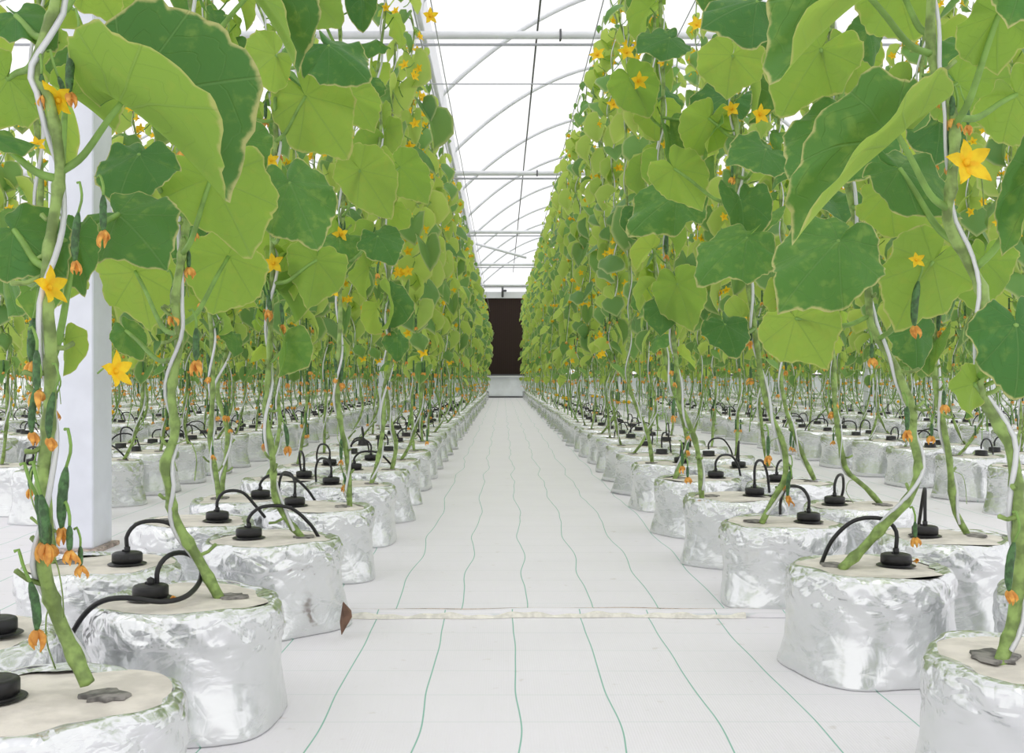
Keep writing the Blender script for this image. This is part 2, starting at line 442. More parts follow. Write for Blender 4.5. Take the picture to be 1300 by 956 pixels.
# ------------------------------------------------------------------ vines
def stem_geo(g, path, r0=.0125, r1=.006, sides=8, node=.11, mi=0, stubs=14, seed=0):
    rg = np.random.default_rng(int(abs(path[-1][1]) * 1000) + seed)
    for q in range(stubs):                                   # cut leaf stalks and thin tendrils on the bare lower stem
        p = path[int(rg.uniform(.04, .5) * len(path))]; a = rg.uniform(0, 6.28); L_ = rg.uniform(.02, .06)
        d = np.array([math.cos(a), math.sin(a), rg.uniform(-.6, .7)])
        if q % 4 == 3: add_tube(g, spline([p, p + d * L_, p + d * L_ * 1.4 + np.array([0, .01, -.05]), p + d * L_ + np.array([.015, 0, -.10])], 8), .0014, 4, mi)
        else: add_tube(g, [p, p + d * L_ * .6, p + d * L_ + np.array([0, 0, .01])], [.0055, .0045, .0052], 5, mi)
    n = len(path); L = np.concatenate([[0], np.cumsum(np.linalg.norm(np.diff(path, axis=0), axis=1))])
    r = r0 + (r1 - r0) * (L / L[-1]) ** .7
    ph = (L / node) % 1; r = r * (1 + .38 * np.exp(-((ph - .5) / .10) ** 2))
    add_tube(g, path, r, sides, mi)

def twine_geo(g, path, pitch=.42, off=.015, w=.0045, phase=0.0, mi=0, start=.04):
    L = np.concatenate([[0], np.cumsum(np.linalg.norm(np.diff(path, axis=0), axis=1))])
    n = int(L[-1] / .03) + 2; s = np.linspace(start, L[-1], n)
    p = np.stack([np.interp(s, L, path[:, k]) for k in range(3)], -1)
    a = s / pitch * 2 * math.pi + phase
    p[:, 0] += np.cos(a) * off; p[:, 1] += np.sin(a) * off
    add_tube(g, p, w, 4, mi, squash=.35)

def rand_leaf_params(rg, z, ztop, lod=0):
    hfac = 1.0 if z < ztop - .7 else max(.35, 1 - (z - ztop + .7) / .7 * .65)
    if z < 1.1: hfac *= .72
    s = rg.uniform(.135, .205) * hfac * (1.0 if lod == 0 else 1.08)
    taco = rg.random() < .5
    fold = rg.uniform(.3, 1.0) if taco else rg.uniform(-.85, -.1)
    droop = rg.uniform(.3, 1.6)
    return s, fold, droop

def leaf_nodes(rg, path, ztop, z0=.80, step=.112):
    L = np.concatenate([[0], np.cumsum(np.linalg.norm(np.diff(path, axis=0), axis=1))])
    out = []; az = rg.uniform(0, 6.28)
    for s in np.arange(.1, L[-1], step):
        p = np.array([np.interp(s, L, path[:, k]) for k in range(3)])
        az += math.pi + rg.uniform(-.9, .9)
        if p[2] > z0 + abs(rg.normal(0, .17)): out.append((p, az))
    return out

def make_leaf(g_leaf, g_pet, rg, p, az, ztop, lod, mi_l=0, mi_p=0, bias=.25):
    s, fold, droop = rand_leaf_params(rg, p[2], ztop, lod)
    if rg.random() < bias: az = math.pi / 2 + rg.normal(0, .6)        # leaves turned away down the aisle
    lp = rg.uniform(.06, .15) * (s / .18); el = rg.uniform(.3, 1.0)
    d = np.array([math.cos(az), math.sin(az), 0])
    E = p + d * lp * math.cos(el) + np.array([0, 0, lp * math.sin(el)])
    a2 = az + rg.normal(0, .45); pt = rg.uniform(.45, 1.25)
    h = np.array([math.cos(a2), math.sin(a2), 0])
    Yd = h * math.cos(pt) - np.array([0, 0, math.sin(pt)]); Zh = h * math.sin(pt) + np.array([0, 0, math.cos(pt)])
    X = np.cross(Yd, Zh); roll = rg.normal(0, .35); Zh = Zh * math.cos(roll) + X * math.sin(roll)
    nr, ns = {0: (8, 36), 1: (3, 14), 2: (1, 8)}[lod]
    tone = min(1, max(0, rg.normal(.45, .25) + (.25 if p[2] > ztop - .9 else 0) + (.35 if p[2] < 1.05 else 0)))
    add_blade(g_leaf, E, Yd, Zh, s, mi_l, nr=nr, ns=ns, fold=fold, droop=droop, wave=(.065 if lod == 0 else .03), seed=int(rg.integers(1e9)), tone=tone)
    if lod == 0: add_tube(g_pet, petiole_path(p, E, Yd), np.linspace(.0042, .0032, 8), 6, mi_p)
    else: add_tube(g_pet, [p, (p + E) / 2 + np.array([0, 0, -.01]), E], .0036, 4 if lod == 1 else 3, mi_p, cap=False)

def stem_path(rg, ztop, dx_top, lean=.24, n=70):
    """hole at the origin, z measured from the bag top 0.30 m above the floor"""
    a = rg.uniform(0, 6.28); l = rg.uniform(.4, 1) * lean
    pts = [(0, 0, -.01), (math.cos(a) * l * .5, math.sin(a) * l * .5, .10), (math.cos(a) * l, math.sin(a) * l, .30)]
    z = .50
    while z < ztop - .3 - .1:
        t = z / (ztop - .3); pts.append((math.cos(a) * l * (1 - t) + dx_top * t + rg.normal(0, .024), math.sin(a) * l * (1 - t) + rg.normal(0, .024), z)); z += .20
    pts.append((dx_top, 0, ztop - .3))
    return spline(pts, n)

def hang(g, rg, wp, n, sides, mi):
    """old leaf stalks and dry tendrils dangling around the bare lower stem"""
    for q in range(n):
        z = rg.uniform(.55, 1.25); p = wp[np.argmin(np.abs(wp[:, 2] - z))]; d = np.array([rg.normal(0, .06), rg.normal(0, .06), 0])
        add_tube(g, [p, p + d * .7 + np.array([0, 0, .02]), p + d + np.array([0, 0, -rg.uniform(.08, .22)])], .0032, sides, mi, cap=False)

# full-height, low-detail vine meshes for the middle and far distance
def vine_mid(seed, ztop, dx):
    rg = np.random.default_rng(seed); path = stem_path(rg, ztop, dx, n=46)
    gs = Geo(); stem_geo(gs, path, r0=.0105, sides=5)
    gt = Geo(); twine_geo(gt, path, phase=rg.uniform(0, 6))
    gl = Geo(); wp = path + np.array([0, 0, .3])
    hang(gl, rg, wp, 7, 5, 1)
    for p, az in leaf_nodes(rg, wp, ztop, step=.092):
        make_leaf(gl, gl, rg, p, az, ztop, 1, 0, 1, bias=.12)
    for z in rg.uniform(.5, ztop - .2, 34):
        p = wp[np.argmin(np.abs(wp[:, 2] - z))] + np.array([rg.normal(0, .035), rg.normal(0, .035), 0])
        if z < 1.0 or (z < 1.4 and rg.random() < .6): add_withered(gl, p + np.array([0, 0, -.05]), (0, 0, -1), .021, 2, int(z * 99)); add_tube(gl, [p + np.array([0, 0, .02]), p + np.array([0, 0, -.05])], .006, 5, 4)
        else: add_star(gl, p + unit(np.array([rg.normal(), rg.normal(), 0])) * .05, (rg.normal(), -abs(rg.normal()) - .3, .2), .036, 3, int(z * 99))
    return (gs.mesh('stem', ['stem']), gt.mesh('support_twine', ['twine']), gl.mesh('foliage', ['leaf_far', 'petiole', 'orange', 'yellow', 'cucumber'], origin=(0, 0, .3)))

def vine_far_geo(seed, ztop, dx):
    rg = np.random.default_rng(seed); path = stem_path(rg, ztop, dx, n=16)
    g = Geo(); add_tube(g, path, np.linspace(.0105, .006, 16), 3, 1, cap=False)
    wp = path + np.array([0, 0, .3]); g.v[0] = g.v[0] + np.array([0, 0, .3])
    add_tube(g, wp + np.array([.012, -.012, 0]), .003, 3, 5, cap=False)
    hang(g, rg, wp, 5, 3, 1)
    for p, az in leaf_nodes(rg, wp, ztop, step=.098):
        make_leaf(g, g, rg, p, az, ztop, 2, 0, 1, bias=.1)
    for z in rg.uniform(.45, ztop - .2, 20):
        p = wp[np.argmin(np.abs(wp[:, 2] - z))] + rg.normal(0, .05, 3) * np.array([1, 1, 0])
        o = z < 1.2 and rg.random() < .8
        s = .022 if o else .03
        v = p + s * np.array([(0, 0, 1), (1, 0, 0), (0, -1, 0), (-1, 0, 0), (0, 1, 0), (0, 0, -1)])
        g.add(v, [(0, 1, 2), (0, 2, 3), (0, 3, 4), (0, 4, 1), (5, 2, 1), (5, 3, 2), (5, 4, 3), (5, 1, 4)], 2 if o else 3)
    return g

FARM = ['leaf_far', 'petiole', 'orange', 'yellow', 'cucumber', 'twine']

# ------------------------------------------------------------------ grow bags
def superr(t, p, r):
    return r / (np.abs(np.cos(t)) ** p + np.abs(np.sin(t)) ** p) ** (1 / p)

def bag_units(nz, nt, seed):
    rg = np.random.default_rng(seed)
    H = .30
    prof = [(0.004, .93, 3.6), (.0, 1.0, 3.4), (.03, 1.0, 3.1), (.08, .985, 2.7), (.13, .975, 2.4), (.18, .985, 2.25), (.215, 1.0, 2.1), (.225, 1.025, 2.05), (.245, 1.03, 2.0), (.27, 1.025, 2.0), (.288, 1.005, 2.0), (.298, .965, 2.0), (.302, .925, 2.0), (.299, .885, 2.0), (.294, .80, 2.0)]
    k = np.linspace(0, len(prof) - 1, nz); pr = np.array(prof)
    zz = np.interp(k, np.arange(len(prof)), pr[:, 0]); ff = np.interp(k, np.arange(len(prof)), pr[:, 1]); pp = np.interp(k, np.arange(len(prof)), pr[:, 2])
    t = np.linspace(0, 2 * math.pi, nt, endpoint=False); r0 = .233
    tw = rg.uniform(0, 1.57)
    V = []
    ph = rg.uniform(0, 6.28, 12)
    for i in range(nz):
        r = superr(t + tw, pp[i], r0 * .985) * ff[i]
        z = np.full(nt, zz[i])
        band = 1.0 if zz[i] > .20 else .35
        bot = max(0, 1 - zz[i] / .07)
        r = r + band * (.0035 * np.sin(7 * t + ph[0] + zz[i] * 30) + .0028 * np.abs(np.sin(9 * t + ph[1] - zz[i] * 55)) + .0022 * np.sin(17 * t + ph[2] + zz[i] * 80)) \
              + .0035 * np.sin(3 * t + ph[3] + zz[i] * 9) + bot * .007 * np.abs(np.sin(2.5 * t + ph[4]))
        if i >= nz - 5: r = r + .006 * np.sin(5 * t + ph[5]) + .004 * np.sin(11 * t + ph[6])
        z = z + (.004 * np.sin(2 * t + ph[7]) + .003 * np.sin(5 * t + ph[8])) * (zz[i] / .3)
        if 0.19 < zz[i] < .235: z = z + .006 * np.sin(4 * t + ph[9])
        V.append(np.stack([r * np.cos(t), r * np.sin(t), np.maximum(z, 0.001)], -1))
    g = Geo(); g.add(np.concatenate(V), grid_faces(nz, nt, True), 0)
    foil = g.mesh('foil_wrap', ['foil'])
    g = Geo(); V = [np.array([[0, 0, .301]])]; nr = 5
    for q in range(1, nr + 1):
        r = .212 * q / nr; V.append(np.stack([r * np.cos(t), r * np.sin(t), .300 + .003 * np.sin(3 * t + ph[10]) * q / nr + (.004 * np.cos(t * 2 + ph[11]) - .004) * (q / nr) ** 2], -1))
    j = np.arange(nt); g.add(np.concatenate(V), np.stack([np.zeros(nt, int), j + 1, (j + 1) % nt + 1], -1), 0)
    g.f.append(grid_faces(nr, nt, True)[:, ::-1] * 1 + 1); g.mi.append(np.zeros(len(g.f[-1]), int))
    top = g.mesh('top_cover', ['fabric'])
    return foil, top

def ragged_disc(r, seed, z=.0035, n=18, inner=0):
    rg = np.random.default_rng(seed); t = np.linspace(0, 2 * math.pi, n, endpoint=False)
    rr = r * (1 + rg.uniform(-.22, .22, n)); g = Geo()
    v = np.concatenate([[(0, 0, z)], np.stack([rr * np.cos(t), rr * np.sin(t) * .8, np.full(n, z)], -1), np.stack([rr * 1.03 * np.cos(t), rr * 1.03 * np.sin(t) * .8, np.full(n, -.002)], -1)])
    j = np.arange(n); g.add(v, np.stack([np.zeros(n, int), j + 1, (j + 1) % n + 1], -1), 0)
    g.f.append(np.stack([j + 1, j + 1 + n, (j + 1) % n + 1 + n, (j + 1) % n + 1], -1)); g.mi.append(np.zeros(n, int))
    return g

HOLES = [ragged_disc(.040, s).mesh('planting_hole', ['hole']) for s in range(3)]

def cap_mesh(sides=36):
    g = Geo(); g.add(*_lathe([(.0, .036), (.030, .036), (.034, .034), (.036, .035), (.041, .033), (.043, .029), (.043, .008), (.040, .006), (.040, .0), (.052, .003), (.056, .001)], sides, knurl=.0010), 0)
    add_tube(g, [(-.014, 0, .034), (-.014, 0, .040)], .004, 6); add_tube(g, [(.0, 0, .03), (.0, 0, .05)], .009, 8)
    return g.mesh('dripper_cap', ['black'])
def _lathe(prof, sides, knurl=0):
    t = np.linspace(0, 2 * math.pi, sides, endpoint=False); V = []
    for i, (r, z) in enumerate(prof):
        rr = r + (knurl * (np.arange(sides) % 2) if 5 <= i <= 6 else 0)
        V.append(np.stack([rr * np.cos(t), rr * np.sin(t), np.full(sides, z)], -1))
    return np.concatenate(V), grid_faces(len(prof), sides, True)[:, ::-1]
CAP = cap_mesh(); CAP_LOW = None
def tube_mesh(i, sides=8):
    sx = [1, -1, .7, -1.2, .3, 1.3][i % 6]; h = [.085, .10, .075, .09, .12, .07][i % 6]
    g = Geo(); pts = [(0, 0, .045), (0, 0, h), (.03 * sx, .02, h + .035), (.09 * sx, .07, h + .03), (.13 * sx, .12, h - .03), (.145 * sx, .16, -.02 if i % 2 else .0)]
    add_tube(g, spline(pts, 22), .0062, sides)
    return g.mesh('drip_tube', ['black'])
TUBES = [tube_mesh(i) for i in range(6)]; TUBES_LOW = [tube_mesh(i, 5) for i in range(6)]
BAGS_HI = [bag_units(46, 128, s) for s in range(6)]
BAGS_LO = [bag_units(14, 36, s + 50) for s in range(4)]
def low_cap():
    g = Geo(); g.add(*_lathe([(.0, .036), (.042, .034), (.043, .006), (.054, .002)], 12), 0); return g.mesh('dripper_cap', ['black'])
CAP_LOW = low_cap()

# ------------------------------------------------------------------ layout of the planting rows
rows = []          # (row key, line, k, bag centre x, y, hole offset sign in x, wire height)
def line(row, ln, xc, y0, dy, sgn, ztop, jit=.02, y1=46.8):
    k = 0; y = y0
    while y < y1:
        if abs(xc) < .475 * y + .35:
            rows.append(dict(row=row, line=ln, k=k, x=xc + random.uniform(-jit, jit), y=y + random.uniform(-jit, jit) * 1.5, s=sgn, zt=ztop)); k += 1
        y += dy
for (row, ln, xc, ys, y0, dy, sgn, zt) in (('A', 'inner', -.79, [1.90, 2.76, 3.80, 4.73, 5.72, 6.60], 7.52, .95, 1, 3.35),
                                    ('A', 'outer', -1.19, [2.35, 3.27, 4.26, 5.05, 6.05], 7.05, .95, -1, 3.35),
                                    ('B', 'inner', 1.075, [2.17, 3.23, 4.22, 5.10, 6.05, 7.20], 8.15, .95, -1, 4.15),
                                    ('B', 'outer', 1.545, [2.88, 3.84, 4.79, 5.90, 6.85], 7.80, .95, 1, 4.15)):
    for k, y in enumerate(ys): rows.append(dict(row=row, line=ln, k=k, x=xc, y=y, s=sgn, zt=zt))
    k0 = len(ys); y = y0
    while y < 46.8:
        rows.append(dict(row=row, line=ln, k=k0, x=xc + random.uniform(-.02, .02), y=y + random.uniform(-.03, .03), s=sgn, zt=zt)); k0 += 1; y += dy
line('C', 'inner', -2.66, 6.60, .80, 1, 3.35); line('C', 'outer', -3.08, 7.0, .80, -1, 3.35)
line('D', 'inner', 3.31, 6.9, .92, -1, 4.0); line('D', 'outer', 3.78, 7.4, .92, 1, 4.0)
for q in range(1, 8):
    line('E%d' % q, 'inner', -2.66 - 1.9 * q, 8.9, .9, 1, 3.35); line('E%d' % q, 'outer', -3.08 - 1.9 * q, 9.35, .9, -1, 3.35)
    line('F%d' % q, 'inner', 3.31 + 2.1 * q, 8.9, .9, -1, 4.0); line('F%d' % q, 'outer', 3.78 + 2.1 * q, 9.35, .9, 1, 4.0)
def prio(r):
    w = {'A': 1, 'B': 1, 'C': 1.5, 'D': 1.5}.get(r['row'], 2.0)
    return r['y'] * w
rows.sort(key=prio)
near, rest = rows[:292], rows[292:]

ORD = ['frontmost', 'second', 'third', 'fourth', 'fifth', 'sixth', 'seventh', 'eighth', 'ninth', 'tenth']
ROWN = {'A': 'the row beside the column', 'B': 'the row opposite the column',
        'C': 'the row behind the column', 'D': 'the second row opposite the column'}
SIDE = {'inner': 'aisle', 'outer': 'far'}
def row_label(r, what, far_what, outlying):
    R, l, k = r['row'], r['line'], r['k']
    if R in 'AB' and k < 8:
        return '%s %s from the camera, %s side of %s' % (ORD[k], what, SIDE[l], ROWN[R]), None
    if R in 'CD' and k < 4 and l == 'inner':
        return '%s %s in %s' % (ORD[k], what, ROWN[R]), None
    if R in 'ABCD':
        return '%s, %s side of %s' % (far_what, SIDE[l], ROWN[R]), '%s, %s side of %s' % (far_what, SIDE[l], ROWN[R])
    w = 'past the white column' if R[0] == 'E' else 'beyond the row opposite the column'
    return '%s %s' % (outlying, w), '%s %s' % (outlying, w)
def bag_label(r): return row_label(r, 'foil grow bag', 'small distant foil grow bag', 'tiny foil grow bag in the outlying rows')
def vine_label(r): return row_label(r, 'cucumber vine', 'slim distant cucumber vine', 'slender cucumber vine in the outlying rows')
SPECIAL_BAG = {('A', 'inner', 1): 'foil grow bag nearest the white column row front, black tube lying across its top',
               ('A', 'inner', 2): 'tall smooth foil grow bag with brown torn scrap at its bottom corner',
               ('A', 'inner', 3): 'foil grow bag at aisle edge with wavy bright foil bulge near its foot',
               ('B', 'inner', 1): 'big crinkled foil grow bag at aisle edge, stem entering near its front rim',
               ('B', 'inner', 0): 'low foil grow bag with large round hole, cropped at the front corner'}
SPECIAL_VINE = {('A', 'inner', 0): 'thick-stemmed cucumber vine in front of the white column, hanging young cucumbers',
                ('A', 'inner', 1): 'cucumber vine rising from the bag with the black tube across its top',
                ('B', 'inner', 0): 'cucumber vine with the large open yellow star flower and broad white twine',
                ('B', 'inner', 1): 'cucumber vine zigzagging up from the big crinkled foil bag opposite the column'}

# hand-traced stems (photo pixels) of the nearest vines: key -> ((px, py) ..., depth)
HERO = {
 ('A', 'inner', 0): ([(111, 868), (78, 795), (63, 752), (55, 711), (58, 655), (55, 600), (60, 555), (64, 495), (64, 430), (58, 374), (62, 320), (72, 250), (76, 205), (62, 125), (45, 92), (58, 40), (70, 0), (66, -90), (72, -200), (68, -330), (75, -480), (72, -700)], 1.90),
 ('A', 'inner', 1): ([(279, 760), (252, 710), (222, 658), (215, 617), (209, 589), (222, 550), (218, 495), (228, 431), (222, 383), (230, 330), (238, 260), (228, 190), (238, 110), (246, 40), (240, -40), (246, -200), (240, -420)], 2.76),
 ('A', 'inner', 2): ([(384, 683), (365, 660), (349, 631), (347, 602), (345, 570), (337, 521), (341, 469), (344, 400), (346, 330), (344, 250), (350, 180), (348, 110), (358, 40), (352, -40), (356, -240)], 3.80),
 ('A', 'inner', 3): ([(444, 643), (442, 590), (432, 535), (428, 482), (432, 400), (430, 330), (436, 250), (428, 160), (432, 60), (430, -40), (432, -140)], 4.73),
 ('A', 'inner', 5): ([(497, 598), (503, 565), (496, 535), (490, 482), (492, 400), (497, 300), (493, 200), (500, 100), (503, 20)], 6.60),
 ('A', 'outer', 2): ([(278, 633), (274, 600), (267, 561), (270, 495), (268, 420), (262, 340), (268, 230), (258, 120), (262, 20), (260, -100), (262, -230)], 4.95),
 ('A', 'outer', 1): ([(66, 716), (64, 690), (60, 640), (54, 580), (64, 500), (60, 420), (48, 330), (52, 230), (44, 120), (50, 20), (46, -100), (50, -300)], 3.27),
 ('B', 'inner', 0): ([(1268, 846), (1284, 800), (1292, 740), (1294, 680), (1292, 634), (1284, 570), (1268, 540), (1244, 500), (1242, 481), (1250, 430), (1248, 374), (1228, 330), (1203, 280), (1208, 232), (1211, 150), (1184, 78), (1182, 0), (1190, -100), (1184, -250), (1192, -420), (1186, -700), (1186, -1050)], 2.14),
 ('B', 'inner', 1): ([(1068, 722), (1092, 700), (1112, 678), (1148, 640), (1163, 612), (1166, 587), (1157, 548), (1160, 527), (1138, 469), (1118, 435), (1105, 409), (1101, 343), (1090, 290), (1077, 238), (1063, 119), (1055, 56), (1060, -40), (1054, -200), (1060, -480), (1056, -900)], 3.18),
 ('B', 'inner', 2): ([(967, 664), (985, 628), (997, 605), (995, 565), (980, 530), (968, 490), (960, 430), (948, 350), (936, 270), (938, 190), (926, 90), (930, 0), (928, -160), (930, -400), (932, -580)], 4.18),
 ('B', 'inner', 3): ([(891, 633), (887, 580), (878, 545), (864, 510), (858, 455), (850, 380), (846, 300), (840, 200), (842, 100), (838, 0), (838, -200), (838, -400)], 5.05),
 ('B', 'inner', 4): ([(856, 609), (866, 585), (872, 560), (862, 515), (848, 470), (838, 400), (830, 300), (836, 200), (830, 90), (832, -20), (832, -250)], 6.0),
 ('B', 'inner', 5): ([(828, 587), (822, 550), (806, 512), (797, 476), (800, 400), (798, 300), (794, 200), (798, 60), (796, -150)], 7.25),
 ('B', 'outer', 1): ([(1228, 678), (1213, 650), (1208, 620), (1205, 580), (1196, 530), (1186, 470), (1190, 400), (1183, 300), (1178, 200), (1170, 100), (1176, 0), (1172, -200), (1176, -640)], 3.88),
 ('B', 'outer', 2): ([(1118, 640), (1098, 618), (1075, 597), (1066, 560), (1060, 514), (1058, 456), (1050, 400), (1056, 330), (1046, 230), (1050, 100), (1046, 0), (1048, -450)], 4.82),
 ('B', 'outer', 3): ([(1034, 609), (1018, 575), (1004, 540), (994, 500), (990, 440), (996, 340), (988, 200), (992, 80), (990, -20), (990, -320)], 5.95),
}

# the big leaves the photo shows: attach px, tip px, depth of attach, depth of tip, what faces us
#   U underside, T upper side, F folded up along its midrib (underside in front, upper side behind), K same but seen with dark above
HL = [
 (('A', 'inner', 0), (156, 128), (314, 232), 1.92, 1.98, 'F', (86, 216), 1.15),
 (('A', 'inner', 0), (84, 118), (150, 158), 2.25, 2.35, 'F', (78, 200), 1.2),
 (('A', 'inner', 0), (-12, 172), (58, 158), 1.9, 2.0, 'T', (70, 230), 1.1),
 (('A', 'inner', 0), (18, 292), (88, 345), 1.95, 1.9, 'T', (60, 345), 1.15),
 (('A', 'inner', 0), (150, 272), (212, 322), 2.2, 2.1, 'T', (66, 330), 1.2),
 (('A', 'inner', 0), (98, 300), (96, 388), 2.0, 1.95, 'T', (66, 440), .55),
 (('A', 'inner', 0), (20, 20), (75, 48), 1.95, 1.9, 'T', (60, 60), .9),
 (('A', 'inner', 0), (108, -30), (155, 30), 2.1, 2.2, 'U', (66, 20), 1.0),
 (('A', 'inner', 0), (10, 100), (-30, 170), 2.1, 2.2, 'U', (46, 92), 1.0),
 (('A', 'inner', 0), (8, 330), (-20, 420), 2.1, 2.2, 'T', (60, 400), 1.0),
 (('A', 'inner', 1), (176, 196), (130, 256), 2.5, 2.4, 'T', (226, 250), 1.25),
 (('A', 'inner', 1), (268, 226), (328, 330), 2.6, 2.75, 'U', (232, 310), 1.05),
 (('A', 'inner', 1), (312, 178), (298, 256), 2.75, 2.7, 'T', (236, 240), .8),
 (('A', 'inner', 1), (172, 345), (200, 425), 3.1, 3.2, 'U', (222, 400), 1.15),
 (('A', 'inner', 1), (290, 326), (270, 402), 3.0, 3.1, 'U', (226, 390), 1.2),
 (('A', 'inner', 1), (160, 420), (188, 462), 3.0, 3.0, 'T', (222, 440), 1.0),
 (('A', 'inner', 1), (178, 10), (165, 60), 2.7, 2.8, 'U', (240, 60), 1.2),
 (('A', 'inner', 1), (320, -10), (390, 70), 2.7, 2.7, 'F', (246, 60), 1.0),
 (('A', 'inner', 2), (368, 232), (408, 318), 3.2, 3.1, 'T', (345, 290), 1.05),
 (('A', 'inner', 2), (388, 122), (448, 208), 3.7, 3.8, 'U', (350, 170), 1.1),
 (('A', 'inner', 2), (418, 58), (480, 98), 3.6, 3.5, 'T', (356, 80), 1.05),
 (('A', 'inner', 2), (350, 70), (312, 100), 3.6, 3.5, 'U', (350, 140), 1.25),
 (('A', 'inner', 2), (402, 330), (392, 392), 3.7, 3.8, 'U', (346, 360), 1.1),
 (('A', 'inner', 2), (300, 140), (270, 190), 3.8, 3.9, 'U', (348, 150), 1.1),
 (('A', 'inner', 3), (445, 120), (478, 168), 4.5, 4.6, 'U', (432, 150), 1.1),
 (('A', 'inner', 3), (457, 216), (502, 280), 4.5, 4.6, 'U', (434, 270), 1.05),
 (('A', 'inner', 3), (508, 212), (548, 256), 4.8, 4.9, 'U', (436, 260), 1.0),
 (('A', 'inner', 3), (480, 300), (508, 336), 4.6, 4.5, 'T', (434, 330), 1.0),
 (('A', 'inner', 3), (400, 0), (440, 40), 4.6, 4.6, 'U', (432, 60), 1.2),
 (('B', 'inner', 0), (1138, 168), (1002, 284), 2.02, 1.98, 'F', (1182, 282), .62),
 (('B', 'inner', 0), (1100, -8), (974, 82), 2.05, 2.0, 'F', (1182, 60), .75),
 (('B', 'inner', 0), (1268, 18), (1262, 98), 2.0, 2.1, 'U', (1232, 155), 1.1),
 (('B', 'inner', 0), (1302, -40), (1285, 28), 1.9, 1.85, 'T', (1300, -60), 1.0),
 (('B', 'inner', 0), (1142, 214), (1252, 268), 2.25, 2.2, 'T', (1206, 300), 1.0),
 (('B', 'inner', 0), (1322, 216), (1268, 318), 2.08, 2.08, 'F', (1232, 340), .5),
 (('B', 'inner', 0), (1290, 412), (1306, 528), 1.95, 1.9, 'T', (1248, 500), .9),
 (('B', 'inner', 0), (1140, -20), (1160, 60), 2.3, 2.4, 'U', (1184, 60), 1.15),
 (('B', 'inner', 0), (1236, 488), (1212, 540), 2.1, 2.05, 'U', (1242, 500), .9),
 (('B', 'inner', 0), (1290, 120), (1330, 190), 2.2, 2.3, 'U', (1212, 170), 1.0),
 (('B', 'inner', 1), (1064, 306), (972, 398), 2.6, 2.5, 'T', (1100, 340), .92),
 (('B', 'inner', 1), (1184, 332), (1122, 424), 2.9, 3.0, 'U', (1104, 400), 1.1),
 (('B', 'inner', 1), (1082, 152), (984, 222), 2.8, 2.7, 'T', (1078, 240), 1.0),
 (('B', 'inner', 1), (1042, 62), (985, 146), 2.8, 2.95, 'U', (1064, 130), 1.15),
 (('B', 'inner', 1), (1102, 36), (1122, 92), 2.9, 2.9, 'T', (1058, 80), 1.0),
 (('B', 'inner', 1), (1078, 60), (1098, 130), 3.1, 3.2, 'U', (1064, 130), 1.0),
 (('B', 'inner', 1), (1130, 240), (1200, 285), 2.9, 3.0, 'U', (1084, 270), 1.0),
 (('B', 'inner', 1), (1010, 404), (1052, 468), 3.1, 3.2, 'U', (1104, 400), 1.05),
 (('B', 'inner', 1), (960, 2), (880, 26), 3.0, 2.9, 'T', (1056, 20), 1.2),
 (('B', 'inner', 1), (1215, 105), (1272, 150), 3.0, 3.1, 'U', (1066, 180), 1.1),
 (('B', 'inner', 2), (930, 70), (918, 132), 3.9, 4.0, 'U', (928, 120), 1.35),
 (('B', 'inner', 2), (972, 190), (914, 196), 3.8, 3.7, 'T', (938, 210), 1.1),
 (('B', 'inner', 2), (948, 302), (868, 350), 3.8, 3.7, 'T', (944, 330), 1.0),
 (('B', 'inner', 2), (856, 214), (892, 266), 4.2, 4.3, 'U', (936, 260), 1.0),
 (('B', 'inner', 2), (920, 412), (944, 458), 4.0, 3.9, 'T', (958, 420), 1.0),
 (('B', 'inner', 2), (900, 150), (870, 210), 4.2, 4.3, 'U', (936, 180), 1.0),
 (('B', 'inner', 3), (860, 248), (786, 292), 4.6, 4.5, 'T', (842, 270), 1.0),
 (('B', 'inner', 3), (922, 122), (862, 152), 4.7, 4.6, 'T', (842, 140), .95),
 (('B', 'inner', 3), (850, 48), (800, 62), 4.7, 4.6, 'T', (842, 80), 1.1),
 (('B', 'inner', 3), (860, 360), (880, 420), 4.9, 5.0, 'U', (848, 380), 1.0),
 (('B', 'inner', 3), (800, 100), (826, 150), 4.9, 5.0, 'U', (840, 160), 1.1),
 (('B', 'outer', 1), (1250, 330), (1236, 400), 3.7, 3.8, 'U', (1186, 350), 1.1),
 (('B', 'outer', 1), (1160, 420), (1175, 486), 3.7, 3.7, 'T', (1188, 430), 1.0),
 (('B', 'outer', 1), (1236, 60), (1200, 112), 3.7, 3.6, 'T', (1174, 90), 1.0),
 (('B', 'outer', 1), (1262, 90), (1296, 130), 3.7, 3.6, 'T', (1174, 110), 1.0),
]
